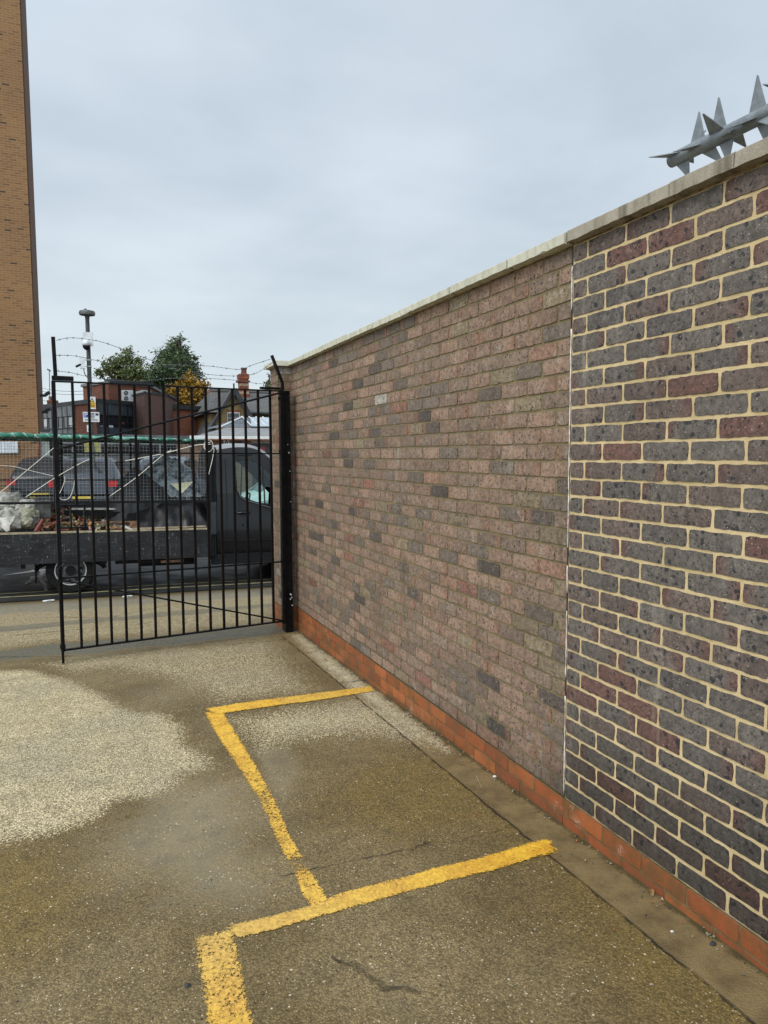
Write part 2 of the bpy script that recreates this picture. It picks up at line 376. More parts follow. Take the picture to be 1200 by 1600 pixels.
gz = np.array([zg(x, y) for x, y in zip(XX, YY)])
# slight unevenness of the slab
for i in range(len(gz)):
    if -2 < XX[i] < 1.9 and 1 < YY[i] < 7.6:
        gz[i] += .0035*mnoise.noise((XX[i]*1.1, YY[i]*1.1, 3.))
gv = np.stack([XX, YY, gz], 1)
# the road dips: leave the ground 4 mm lower there
inroad = (YY > 11.02) & (YY < 18.4)
gv[inroad, 2] -= .012
idx = np.arange(nx*ny).reshape(ny, nx)
gf = np.stack([idx[:-1, :-1].ravel(), idx[:-1, 1:].ravel(), idx[1:, 1:].ravel(), idx[1:, :-1].ravel()], 1)
me = bpy.data.meshes.new('ground'); me.from_pydata(gv.tolist(), [], gf.tolist())
P2 = np.stack([XX, YY], 1)
mk = np.stack([mask(P2, dry_polys), mask(P2, puddle_polys), mask(P2, olive_polys), np.ones(len(P2))], 1).astype(np.float32)
ca = me.color_attributes.new('wet', 'FLOAT_COLOR', 'POINT'); ca.data.foreach_set('color', mk.ravel())
me.polygons.foreach_set('use_smooth', [True]*len(me.polygons))

def ground_shader():
    m, t, p = newmat('wet exposed aggregate concrete')
    tc = N(t, 'ShaderNodeTexCoord'); V = tc.outputs['Object']
    a = N(t, 'ShaderNodeAttribute', attribute_name='wet'); sc = N(t, 'ShaderNodeSeparateColor'); L(t, a.outputs['Color'], sc.inputs[0])
    big = N(t, 'ShaderNodeTexNoise', inp={'Scale': 1.6, 'Detail': 5., 'Roughness': .55}); L(t, V, big.inputs['Vector'])
    mid = N(t, 'ShaderNodeTexNoise', inp={'Scale': 9., 'Detail': 6., 'Roughness': .65}); L(t, V, mid.inputs['Vector'])
    fine = N(t, 'ShaderNodeTexNoise', inp={'Scale': 95., 'Detail': 5., 'Roughness': .7}); L(t, V, fine.inputs['Vector'])
    grit = N(t, 'ShaderNodeTexNoise', inp={'Scale': 380., 'Detail': 2.}); L(t, V, grit.inputs['Vector'])
    vo = N(t, 'ShaderNodeTexVoronoi', inp={'Scale': 150., 'Randomness': 1.}); L(t, V, vo.inputs['Vector'])
    vc = N(t, 'ShaderNodeSeparateColor'); L(t, vo.outputs['Color'], vc.inputs[0])
    vb = N(t, 'ShaderNodeTexVoronoi', inp={'Scale': 62., 'Randomness': 1.}); L(t, V, vb.inputs['Vector'])
    vbc = N(t, 'ShaderNodeSeparateColor'); L(t, vb.outputs['Color'], vbc.inputs[0])
    s3 = N(t, 'ShaderNodeSeparateXYZ'); L(t, V, s3.inputs[0])
    # smooth edge strip along the wall
    wob = MT(t, 'MULTIPLY', MT(t, 'SUBTRACT', mid.outputs[0], .5), .05)
    sx = MT(t, 'ADD', s3.outputs[0], wob)
    strip = MR(t, sx, 1.700, 1.708)
    # dryness
    bumpy = MT(t, 'ADD', MT(t, 'ADD', MT(t, 'MULTIPLY', MT(t, 'SUBTRACT', mid.outputs[0], .5), .60), MT(t, 'MULTIPLY', MT(t, 'SUBTRACT', fine.outputs[0], .5), .75)), MT(t, 'MULTIPLY', MT(t, 'SUBTRACT', vc.outputs[0], .5), .50))
    dry = MR(t, MT(t, 'ADD', sc.outputs[0], bumpy), .47, .60)
    pud = MR(t, MT(t, 'ADD', sc.outputs[1], MT(t, 'MULTIPLY', MT(t, 'SUBTRACT', mid.outputs[0], .5), .6)), .28, .68)
    pud = MT(t, 'MULTIPLY', pud, MT(t, 'SUBTRACT', 1., dry))
    oli = MR(t, MT(t, 'ADD', sc.outputs[2], MT(t, 'MULTIPLY', MT(t, 'SUBTRACT', big.outputs[0], .5), .8)), .25, .8)
    # stones
    stone_edge = MR(t, vo.outputs['Distance'], .25, .62)
    bright = MR(t, vc.outputs[1], .0, 1., .42, 1.45, False)
    cd = MIX(t, MR(t, mid.outputs[0], .35, .7), (.68, .57, .35), (.50, .41, .245))
    cd = MIX(t, MR(t, big.outputs[0], .4, .65, 0., .6), cd, (.46, .40, .28))
    sv = N(t, 'ShaderNodeVectorMath', operation='SCALE'); L(t, cd, sv.inputs[0]); L(t, bright, sv.inputs['Scale'])
    cd = MIX(t, MT(t, 'MULTIPLY', stone_edge, .6), sv.outputs[0], (.10, .082, .05))
    cd = MIX(t, MR(t, vc.outputs[2], .88, .92, 0., .75), cd, (.12, .085, .055))
    cw = MIX(t, MR(t, big.outputs[0], .35, .65), (.172, .122, .052), (.262, .195, .098))
    cw = MIX(t, MT(t, 'MULTIPLY', oli, .85), cw, (.205, .140, .040))
    cw = MIX(t, MT(t, 'MULTIPLY', pud, .50), cw, (.250, .205, .122))
    cw = MIX(t, MR(t, mid.outputs[0], .4, .75, 0., .4), cw, (.075, .06, .036))
    cw = MIX(t, MR(t, fine.outputs[0], .46, .74, 0., .40), cw, (.25, .20, .12))
    cw = MIX(t, MR(t, grit.outputs[0], .5, .7, 0., .3), cw, (.05, .042, .03))
    br2 = MT(t, 'ADD', 1., MT(t, 'MULTIPLY', MT(t, 'SUBTRACT', vc.outputs[1], .5), MT(t, 'SUBTRACT', .80, MT(t, 'MULTIPLY', pud, .5))))
    sv2 = N(t, 'ShaderNodeVectorMath', operation='SCALE'); L(t, cw, sv2.inputs[0]); L(t, br2, sv2.inputs['Scale'])
    cw = MIX(t, MT(t, 'MULTIPLY', stone_edge, MT(t, 'SUBTRACT', .40, MT(t, 'MULTIPLY', pud, .25))), sv2.outputs[0], (.045, .035, .018))
    # the odd pale chip and the odd black one
    chip = MT(t, 'MULTIPLY', MR(t, vc.outputs[2], .965, .97), MR(t, vo.outputs['Distance'], .42, .30))
    cw = MIX(t, MT(t, 'MULTIPLY', chip, .85), cw, (.58, .50, .36))
    chip2 = MT(t, 'MULTIPLY', MR(t, vbc.outputs[2], .955, .96), MR(t, MT(t, 'ADD', vb.outputs['Distance'], MT(t, 'MULTIPLY', fine.outputs[0], .3)), .42, .34))
    cw = MIX(t, MT(t, 'MULTIPLY', chip2, .8), cw, (.02, .018, .015))
    chip3 = MT(t, 'MULTIPLY', MR(t, vbc.outputs[0], .962, .967), MR(t, MT(t, 'ADD', vb.outputs['Distance'], MT(t, 'MULTIPLY', fine.outputs[0], .3)), .42, .36))
    cw = MIX(t, MT(t, 'MULTIPLY', chip3, .8), cw, (.60, .52, .38))
    col = MIX(t, dry, cw, cd)
    # strip colour: smooth trowelled
    cs_d = MIX(t, MR(t, mid.outputs[0], .35, .7), (.50, .44, .30), (.30, .255, .165))
    cs_w = MIX(t, MR(t, mid.outputs[0], .35, .7), (.215, .155, .072), (.125, .088, .042))
    cs = MIX(t, dry, cs_w, cs_d)
    cs = MIX(t, MR(t, grit.outputs[0], .45, .7, 0., .3), cs, (.06, .05, .03))
    col = MIX(t, MT(t, 'MULTIPLY', strip, MR(t, s3.outputs[1], 7.0, 7.1, 1., 0.)), col, cs)
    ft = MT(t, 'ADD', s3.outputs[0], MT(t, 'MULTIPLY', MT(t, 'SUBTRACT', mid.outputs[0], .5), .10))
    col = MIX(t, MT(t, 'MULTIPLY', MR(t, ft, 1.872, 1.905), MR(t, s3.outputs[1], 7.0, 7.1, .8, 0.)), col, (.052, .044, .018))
    # asphalt patches beyond the gate
    yw = MT(t, 'ADD', s3.outputs[1], MT(t, 'MULTIPLY', MT(t, 'SUBTRACT', big.outputs[0], .5), .5))
    def band(a, b, e=.03):
        return MT(t, 'MULTIPLY', MR(t, yw, a, a+e), MR(t, yw, b, b+e, 1., 0.))
    col = MIX(t, MT(t, 'MULTIPLY', band(6.78, 7.2), .85), col, (.115, .108, .082))
    col = MIX(t, MT(t, 'MULTIPLY', band(8.25, 8.62), .6), col, (.11, .105, .085))
    col = MIX(t, MT(t, 'MULTIPLY', band(9.7, 10.7), .55), col, (.16, .155, .13))
    col = MIX(t, MT(t, 'MULTIPLY', band(10.85, 11.4), .8), col, (.055, .045, .028))
    # cracks and joints: distance to a few wandering segments
    wv = N(t, 'ShaderNodeTexNoise', inp={'Scale': 12., 'Detail': 5.}); L(t, V, wv.inputs['Vector'])
    off = N(t, 'ShaderNodeVectorMath', operation='MULTIPLY_ADD'); L(t, wv.outputs['Color'], off.inputs[0]); off.inputs[1].default_value = (.09, .09, 0); L(t, V, off.inputs[2])
    o2 = N(t, 'ShaderNodeVectorMath', operation='SUBTRACT'); L(t, off.outputs[0], o2.inputs[0]); o2.inputs[1].default_value = (.045, .045, 0)
    q = N(t, 'ShaderNodeSeparateXYZ'); L(t, o2.outputs[0], q.inputs[0])
    def seg(ax, ay, bx, by, w, soft):
        dx, dy = bx-ax, by-ay; l2 = dx*dx+dy*dy
        u = MT(t, 'SUBTRACT', q.outputs[0], ax); v = MT(t, 'SUBTRACT', q.outputs[1], ay)
        tt = MT(t, 'DIVIDE', MT(t, 'ADD', MT(t, 'MULTIPLY', u, dx), MT(t, 'MULTIPLY', v, dy)), l2, clamp=True)
        ex = MT(t, 'SUBTRACT', u, MT(t, 'MULTIPLY', tt, dx)); ey = MT(t, 'SUBTRACT', v, MT(t, 'MULTIPLY', tt, dy))
        d = MT(t, 'SQRT', MT(t, 'ADD', MT(t, 'MULTIPLY', ex, ex), MT(t, 'MULTIPLY', ey, ey)))
        return MR(t, d, w, w+soft, 1., 0.)
    cr = None
    for s_ in ((.66, 2.63, 1.70, 2.58, .000, .010), (.69, 2.10, .77, 1.98, .002, .014), (.77, 1.98, .80, 1.90, .004, .016), (.80, 1.90, .87, 1.84, .001, .012), (-.9, 7.05, -.1, 6.72, .006, .02), (-2.5, 7.9, .6, 7.9, .002, .02), (.2, 8.6, 1.1, 9.6, .006, .02), (-.5, 9.1, .2, 8.6, .006, .02), (1.70, 6.5, 1.1, 6.55, .001, .012), (1.9, 4.95, 1.7, 4.97, .001, .008), (1.9, 6.0, 1.7, 5.9, .001, .008), (-3., 8.3, 2.4, 8.25, .003, .01)):
        r_ = seg(*s_); cr = r_ if cr is None else MT(t, 'MAXIMUM', cr, r_)
    jd = MT(t, 'ABSOLUTE', MT(t, 'SUBTRACT', sx, 1.704))
    jl = MT(t, 'MULTIPLY', MR(t, MT(t, 'ADD', jd, MT(t, 'MULTIPLY', fine.outputs[0], .006)), .006, .013, 1., 0.), MR(t, s3.outputs[1], 6.6, 6.7, 1., 0.))
    cr = MT(t, 'MAXIMUM', MT(t, 'MULTIPLY', cr, MR(t, mid.outputs[0], .38, .60, .25, .85)), MT(t, 'MULTIPLY', jl, MR(t, mid.outputs[0], .36, .56, .25, 1.)))
    col = MIX(t, MT(t, 'MULTIPLY', cr, .85), col, (.022, .019, .014))
    L(t, col, p.inputs['Base Color'])
    rw = MT(t, 'SUBTRACT', .46, MT(t, 'MULTIPLY', pud, .22))
    rw = MT(t, 'ADD', rw, MT(t, 'MULTIPLY', MT(t, 'SUBTRACT', fine.outputs[0], .5), .25))
    ro = MT(t, 'ADD', MT(t, 'MULTIPLY', dry, .9), MT(t, 'MULTIPLY', MT(t, 'SUBTRACT', 1., dry), rw))
    L(t, ro, p.inputs['Roughness']); 
    L(t, MT(t, 'ADD', MR(t, dry, 0., 1., .16, .12), MT(t, 'MULTIPLY', pud, .20)), p.inputs['Specular IOR Level'])
    h = MT(t, 'ADD', MT(t, 'MULTIPLY', MT(t, 'SUBTRACT', 1., stone_edge), .6), MT(t, 'MULTIPLY', fine.outputs[0], .8))
    h = MT(t, 'SUBTRACT', h, MT(t, 'MULTIPLY', cr, 2.5))
    bp = N(t, 'ShaderNodeBump', inp={'Distance': .004}); L(t, h, bp.inputs['Height'])
    st = MT(t, 'SUBTRACT', .62, MT(t, 'MULTIPLY', pud, .40)); L(t, st, bp.inputs['Strength'])
    L(t, bp.outputs[0], p.inputs['Normal'])
    return m
ground_m = ground_shader()
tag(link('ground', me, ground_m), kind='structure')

# road
mb = MB()
rx = [-300, -100, -40, -20, -12, -8.27, -6, -4, -2, -1, 0, 1, 2, 3, 4, 5, 6, 7.73, 12, 20, 40, 100, 300]; ry = [11.05, 11.3, 11.6, 12, 13, 14, 15, 16, 17, 17.5, 18, 18.35]
for y in ry:
    for x in rx: mb.v.append((x, y, zg(x, max(11.05, y))+.004-.0))
for j in range(len(ry)-1):
    for i in range(len(rx)-1):
        a = j*len(rx)+i; mb.face((a, a+1, a+1+len(rx), a+len(rx)))
def asphalt():
    m, t, p = newmat('wet asphalt'); tc = N(t, 'ShaderNodeTexCoord')
    n = N(t, 'ShaderNodeTexNoise', inp={'Scale': 2.2, 'Detail': 6.}); L(t, tc.outputs['Object'], n.inputs['Vector'])
    g = N(t, 'ShaderNodeTexNoise', inp={'Scale': 120., 'Detail': 3.}); L(t, tc.outputs['Object'], g.inputs['Vector'])
    L(t, MIX(t, MR(t, n.outputs[0], .35, .65), (.014, .0145, .015), (.030, .031, .030)), p.inputs['Base Color']); p.inputs['Specular IOR Level'].default_value = .2
    L(t, MR(t, n.outputs[0], .3, .7, .35, .6), p.inputs['Roughness'])
    b = N(t, 'ShaderNodeBump', inp={'Strength': .35, 'Distance': .004}); L(t, g.outputs[0], b.inputs['Height']); L(t, b.outputs[0], p.inputs['Normal'])
    return m
asphalt_m = asphalt()
tag(mb.build('road', asphalt_m, smooth=True), kind='structure')

# painted lines
def paint_shader(name, c1, c2, wear, dirty=(.12, .10, .06)):
    m, t, p = newmat(name); tc = N(t, 'ShaderNodeTexCoord'); V = tc.outputs['Object']
    a = N(t, 'ShaderNodeAttribute', attribute_name='bc'); sc = N(t, 'ShaderNodeSeparateColor'); L(t, a.outputs['Color'], sc.inputs[0])
    mid = N(t, 'ShaderNodeTexNoise', inp={'Scale': 7., 'Detail': 5., 'Roughness': .65}); L(t, V, mid.inputs['Vector'])
    fine = N(t, 'ShaderNodeTexNoise', inp={'Scale': 75., 'Detail': 5., 'Roughness': .7}); L(t, V, fine.inputs['Vector'])
    vo = N(t, 'ShaderNodeTexVoronoi', inp={'Scale': 105.}); L(t, V, vo.inputs['Vector']); vc = N(t, 'ShaderNodeSeparateColor'); L(t, vo.outputs['Color'], vc.inputs[0])
    vo2 = N(t, 'ShaderNodeTexVoronoi', inp={'Scale': 62.}); L(t, V, vo2.inputs['Vector'])
    col = MIX(t, MR(t, mid.outputs[0], .35, .68), c1, c2)
    col = MIX(t, MT(t, 'MULTIPLY', sc.outputs[2], .75), col, (.50, .36, .13))
    br = MR(t, vc.outputs[1], 0., 1., .78, 1.15, False)
    sv = N(t, 'ShaderNodeVectorMath', operation='SCALE'); L(t, col, sv.inputs[0]); L(t, br, sv.inputs['Scale'])
    col = MIX(t, MR(t, fine.outputs[0], .52, .72, 0., .55), sv.outputs[0], (.22, .15, .05))
    L(t, col, p.inputs['Base Color']); p.inputs['Roughness'].default_value = .5
    # pits of bare concrete: between stones, at the rim, and where the paint has worn (channel g)
    w = MT(t, 'ADD', MT(t, 'MULTIPLY', MT(t, 'SUBTRACT', fine.outputs[0], .5), .8), MT(t, 'MULTIPLY', MT(t, 'SUBTRACT', mid.outputs[0], .5), 1.0))
    w = MT(t, 'ADD', w, MT(t, 'MULTIPLY', MT(t, 'SUBTRACT', vc.outputs[2], .5), .55))
    gr = N(t, 'ShaderNodeTexNoise', inp={'Scale': 240., 'Detail': 3., 'Roughness': .7}); L(t, V, gr.inputs['Vector'])
    w = MT(t, 'ADD', w, MT(t, 'MULTIPLY', MT(t, 'SUBTRACT', gr.outputs[0], .5), 1.9))
    edge = MT(t, 'MULTIPLY', MT(t, 'SUBTRACT', 1., sc.outputs[0]), 1.25)
    keep = MT(t, 'ADD', MT(t, 'ADD', w, edge), MT(t, 'MULTIPLY', sc.outputs[1], .55))
    al = MR(t, keep, wear, wear+.30, 1., 0.)
    L(t, al, p.inputs['Alpha'])
    b = N(t, 'ShaderNodeBump', inp={'Strength': .22, 'Distance': .003}); L(t, fine.outputs[0], b.inputs['Height']); L(t, b.outputs[0], p.inputs['Normal'])
    return m
yellow_m = paint_shader('worn yellow paint', (.72, .42, .035), (.60, .30, .022), .35)
def band_mesh(name, left, right, wearf, orange=lambda s: 0., lift=.004, mat_=None, ext=.012):
    """strip between two polylines (px on the ground): rows of 7 verts with edge fade"""
    Lp = [Vector(on_ground(*p)) for p in left]; Rp = [Vector(on_ground(*p)) for p in right]
    def res(P, n):
        d = [0]
        for a, b in zip(P, P[1:]): d.append(d[-1]+(b-a).length)
        o = []
        for k in range(n+1):
            s = d[-1]*k/n; i = max(j for j in range(len(d)) if d[j] <= s+1e-9); i = min(i, len(P)-2)
            u = (s-d[i])/max(1e-9, d[i+1]-d[i]); o.append(P[i].lerp(P[i+1], u))
        return o
    ln = sum((b-a).length for a, b in zip(Lp, Lp[1:])); n = max(8, int(ln/.04)); Lr = res(Lp, n); Rr = res(Rp, n)
    mb = MB(); mb.c = []
    ws = [-.12, .04, .16, .5, .84, .96, 1.12]; es = [0, .72, 1, 1, 1, .72, 0]
    for k in range(n+1):
        e2 = 1 if 0 < k < n else .1
        for w, e in zip(ws, es):
            P = Lr[k].lerp(Rr[k], w); mb.v.append((P.x, P.y, zg(P.x, P.y)+lift)); mb.c.append((min(e, e2), wearf(k/n), orange(k/n), 1))
    for k in range(n):
        for j in range(6): a = k*7+j; mb.face((a, a+1, a+8, a+7))
    o = mb.build(name, mat_ or yellow_m, smooth=True)
    return o
o = band_mesh('bay_line', [(316,1109),(400,1095.5),(500,1083),(585,1072)], [(330,1118),(400,1108),(500,1094.5),(590,1080)], lambda s: .15+.25*(s > .9), lambda s: .35*(s > .4), lift=.0052); tag(o, kind='structure')
o = band_mesh('bay_line', [(318,1112),(342,1155),(375,1205),(403,1250),(430,1310),(450,1352),(466,1385),(480,1412),(488,1430)], [(348,1112),(374,1155),(402,1200),(432,1252),(456,1310),(480,1350),(497,1378),(511,1404),(518,1420)], lambda s: .24+.60*(math.exp(-((s-.62)/.20)**2))+.9*math.exp(-((s-.855)/.018)**2)+.2*(s > .8), lambda s: .4*s, lift=.0042); tag(o, kind='structure')
o = band_mesh('bay_line', [(350,1450),(430,1431),(500,1413),(525,1399),(637,1371),(680,1358),(758,1340),(846,1314),(864,1312)], [(358,1470),(440,1452),(505,1432),(560,1417),(637,1395),(700,1378),(780,1359),(830,1343),(876,1331)], lambda s: .25*math.exp(-((s-.2)/.2)**2)-.05, lambda s: .75*(1-s)**1.2, lift=.0056); tag(o, kind='structure')
o = band_mesh('bay_line', [(303,1458),(308,1500),(318,1560),(328,1640),(340,1740)], [(366,1448),(374,1500),(388,1560),(407,1640),(428,1740)], lambda s: .40, lambda s: .8*(1-s), lift=.0046); tag(o, kind='structure')
# double yellow lines at the kerb side of the road
dy_m = simple('faded double yellow line paint', (.30, .26, .12), .5, 0, .3, 6, col2=(.13, .12, .08), bump=.3)
for k, y in enumerate((11.36, 11.66)):
    mb = MB()
    for i in range(61):
        x = -10+i*.35; j = .012*math.sin(x*1.7+k)
        mb.v += [(x, y+j, zg(x, 11.3)+.009), (x, y+.075+j, zg(x, 11.3)+.009)]
    for i in range(60): mb.face((2*i, 2*i+2, 2*i+3, 2*i+1))
    tag(mb.build('road_line', dy_m), kind='structure')
# spilt pale paint run on the asphalt behind the rear wheel
spill_m = simple('spilt whitish wash', (.30, .30, .28), .5, 0, .35, 14)
mb = MB()
def ribbon(pts, ws, lift=.010):
    i0 = len(mb.v)
    for k, (p, w) in enumerate(zip(pts, ws)):
        a = Vector(pts[max(0, k-1)]); b = Vector(pts[min(len(pts)-1, k+1)]); t = (b-a).normalized(); n = Vector((-t.y, t.x))
        for s in (-1, 1):
            q = Vector(p)+n*w*s*(1+.3*math.sin(k*2.7+s)); mb.v.append((q.x, q.y, zg(q.x, max(11.2, q.y))+lift))
    for k in range(len(pts)-1): mb.face((i0+2*k, i0+2*k+1, i0+2*k+3, i0+2*k+2))
def rp(px, py):     # point on the road surface
    d = ray(px, py); t = (-.39-EYE)/d.z; return (d.x*t, d.y*t)
ribbon([rp(*q) for q in ((68,893),(65,899),(63,906),(70,914),(71,920),(73,925))], [.06, .03, .022, .03, .02, .03])
ribbon([rp(*q) for q in ((64,900),(56,902),(50,906),(44,911),(40,914))], [.10, .07, .045, .03, .02], .0105)
ribbon([rp(*q) for q in ((68,890),(58,893),(48,894),(30,897),(5,901))], [.16, .12, .10, .05, .02], .0115)
tag(mb.build('dried_spill', spill_m), kind='structure')

# ------------------------------------------------------------ modelled brickwork
def near_colour(k, r):
    t = r.random()
    if t < .50: b = (.158, .136, .115)
    elif t < .86: b = (.168, .125, .103)
    elif t < .94: b = (.185, .095, .075)
    else: b = (.118, .102, .092)
    j = r.uniform(.88, 1.12); return tuple(c*j for c in b), (.17, .085, .07), r.choice([0, 0, -1, 1]) if t < .9 else 0
def far_colour(k, r):
    t = r.random()
    if t < .50: b = (.325, .212, .145)
    elif t < .72: b = (.275, .195, .138)
    elif t < .84: b = (.205, .158, .120)
    elif t < .90: b = (.285, .218, .135)
    elif t < .955: b = (.120, .092, .074)
    elif t < .98: b = (.29, .14, .095)
    elif t < .993: b = (.33, .19, .125)
    else: b = (.42, .38, .32)
    j = r.uniform(.80, 1.18); return tuple(c*j for c in b), (.33, .175, .11), r.choice([0, 0, 0, -1, 1])
def orange_colour(k, r):
    b = r.choice([(.31, .088, .024), (.28, .074, .022), (.33, .10, .030), (.23, .060, .022)])
    j = r.uniform(.85, 1.1); return tuple(c*j for c in b), b, 0
def brick_sheet(name, mats, parent, origin, du, nrm, u0, u1, z0, course, ncourse, offs, colf, recess=.003, joint=.010, jit=.0011, gran=.02, seed=1, pitch=.225, wave=.0012):
    """courses of individual bricks on the plane through origin along du, facing nrm; u from u0 to u1"""
    r = random.Random(seed); mb = MB(); mb.c = []
    O = Vector(origin); D = Vector(du); Nn = Vector(nrm)
    def W(u, z, d): return tuple(O+D*u+Nn*d+Vector((0, 0, z)))
    for c in range(ncourse):
        zb = z0+c*course; o = offs[c % 2]; u = u0
        first = True
        dz = wave*math.sin(c*1.7)
        while u < u1-.012:
            ue = u+(o if first else pitch)+r.uniform(-.004, .004); first = False
            if u1-ue < .03: ue = u1
            ue = min(ue, u1)
            a0, a1 = u+joint/2, ue-joint/2
            if a1-a0 > .01:
                jt = joint*r.uniform(.85, 1.15)
                b0, b1 = zb+jt/2, zb+course-jt/2
                nxx = max(2, int(round((a1-a0)/gran))); nzz = 3
                base, alt, end = colf(c, r); dep = r.uniform(-.0012, .0012); tilt = r.uniform(-.006, .006)
                i0 = len(mb.v); cs = []
                for kz in range(nzz+1):
                    for kx in range(nxx+1):
                        uu = a0+(a1-a0)*kx/nxx; zz = b0+(b1-b0)*kz/nzz+tilt*(uu-(a0+a1)/2)+wave*math.sin(uu*2.3+c)*0
                        zz += dz*math.sin(uu*3.1+c*.9)
                        rim = kx in (0, nxx) or kz in (0, nzz)
                        if rim: uu += r.uniform(-jit, jit); zz += r.uniform(-jit, jit)
                        if kx in (0, nxx) and kz in (0, nzz):
                            uu += .0022*(1 if kx == 0 else -1); zz += .0018*(1 if kz == 0 else -1)
                        mb.v.append(W(uu, zz, dep-(.0007 if rim else 0)))
                        f = kx/nxx; e = max(0, (f-.72)/.28) if end == 1 else (max(0, (.28-f)/.28) if end == -1 else 0)
                        rim_l = .93 if rim else 1
                        mb.c.append(tuple((x*(1-e)+y*e)*rim_l for x, y in zip(base, alt))+(1,))
                w = nxx+1
                for kz in range(nzz):
                    for kx in range(nxx):
                        a = i0+kz*w+kx; mb.face((a, a+1, a+1+w, a+w))
                ring = [i0+kx for kx in range(w)]+[i0+kz*w+nxx for kz in range(1, nzz+1)]+[i0+nzz*w+kx for kx in range(nxx-1, -1, -1)]+[i0+kz*w for kz in range(nzz-1, 0, -1)]
                j0 = len(mb.v)
                cu, cz = (a0+a1)/2, (b0+b1)/2
                for q in ring:
                    P = Vector(mb.v[q]); rel = P-O; uu = rel.dot(D); zz = rel.z
                    uu += .0012*(1 if uu > cu else -1); zz += .0010*(1 if zz > cz else -1)
                    mb.v.append(W(uu, zz, -recess-.004)); mb.c.append(tuple(x*.8 for x in base)+(1,))
                nr = len(ring)
                for q in range(nr): s_ = (q+1) % nr; mb.face((ring[q], j0+q, j0+s_, ring[s_]))
            u = ue
    # mortar face, finely waved
    i0 = len(mb.v); nu = max(2, int((u1-u0)/.05)); nz = ncourse*2; zt = z0+ncourse*course
    for a in range(nz+1):
        for b in range(nu+1):
            mb.v.append(W(u0+(u1-u0)*b/nu, z0+(zt-z0)*a/nz, -recess+r.uniform(-.0006, .0006))); mb.c.append((.3, .3, .3, 1))
    for a in range(nz):
        for b in range(nu):
            q = i0+a*(nu+1)+b; mb.face((q, q+1, q+nu+2, q+nu+1), 1)
    o = mb.build(name, mats, parent)
    # flip so normals face nrm
    me = o.data; me.update()
    if me.polygons[0].normal.dot(Nn) < 0: me.flip_normals()
    return o
WX = 1.914; ZP = .109; JY = 2.513; ZTOP = ZP+32*.075
near = thing('brick_wall', 'nearer length of brick wall in dark grey speckled bricks with pale yellow mortar, under grey spikes', 'wall', (WX, 1.2, 0))
far = thing('brick_wall', 'farther length of brick wall in pinkish brown bricks with dull mortar, running to the gate post', 'wall', (WX, 4.8, 0))
def loc(o, parent):        # keep world coordinates of meshes under a moved root
    for ch in o: 
        ch.location = -Vector(parent.location)
# u runs along -Y from the joint for the near wall, +Y for the far wall
ob = [brick_sheet('brickwork', near_m, near, (WX, JY, 0), (0, -1, 0), (-1, 0, 0), 0, JY+.6, ZP, .075, 32, (.207, .095), near_colour, recess=.0034, joint=.0122, jit=.0019, seed=3)]
ob.append(brick_sheet('plinth', plinth_m, near, (WX-.004, JY, 0), (0, -1, 0), (-1, 0, 0), 0, JY+.6, ZP-.15, .075, 2, (.15, .04), orange_colour, recess=.003, seed=9, joint=.009))
mb = MB(); mb.box((WX+.012, -.6, -.5), (2.13, JY, ZTOP-.003)); ob.append(mb.build('wall_core', near_m[1], near))
loc(ob, near)
ob = [brick_sheet('brickwork', far_m, far, (WX+.004, JY+.004, 0), (0, 1, 0), (-1, 0, 0), 0, 4.75, ZP, .075, 32, (.10, .212), far_colour, recess=.0045, joint=.0115, jit=.0017, seed=5, gran=.028, wave=.002)]
ob.append(brick_sheet('plinth', plinth_m, far, (WX-.001, JY+.004, 0), (0, 1, 0), (-1, 0, 0), 0, 4.44, ZP-.30, .075, 4, (.12, .225), orange_colour, recess=.003, seed=11, joint=.009))
mb = MB(); mb.box((WX+.016, JY+.004, -.5), (2.13, 7.262, ZTOP-.003)); ob.append(mb.build('wall_core', far_m[1], far))
# end pier: faces towards the yard (-Y) and towards the gateway (-X)
PX, PY0, PY1 = 1.778, 6.953, 7.262
pf = brick_sheet('pier_face', far_m, far, (PX, PY0, 0), (1, 0, 0), (0, -1, 0), 0, .15, ZP, .075, 32, (.10, .15), far_colour, recess=.004, joint=.011, seed=21)
ps = brick_sheet('pier_face', far_m, far, (PX, PY0, 0), (0, 1, 0), (-1, 0, 0), 0, PY1-PY0, ZP, .075, 32, (.2, .095), far_colour, recess=.004, joint=.011, seed=22)
pp = brick_sheet('plinth', plinth_m, far, (PX, PY0, 0), (0, 1, 0), (-1, 0, 0), 0, PY1-PY0, ZP-.375, .075, 5, (.2, .095), orange_colour, recess=.003, joint=.009, seed=23)
pq = brick_sheet('plinth', plinth_m, far, (PX, PY0, 0), (1, 0, 0), (0, -1, 0), 0, .15, ZP-.375, .075, 5, (.10, .15), orange_colour, recess=.003, joint=.009, seed=24)
pb = brick_sheet('pier_face', far_m, far, (PX, PY1+.0, 0), (1, 0, 0), (0, 1, 0), 0, .352, ZP-.375, .075, 37, (.2, .095), far_colour, recess=.004, joint=.011, seed=25)
mb = MB(); mb.box((PX+.014, PY0+.014, -.5), (1.925, PY1-.010, ZTOP-.004)); pc = mb.build('pier_core', far_m[1], far)
ob += [pf, ps, pp, pq, pb, pc]; loc(ob, far)
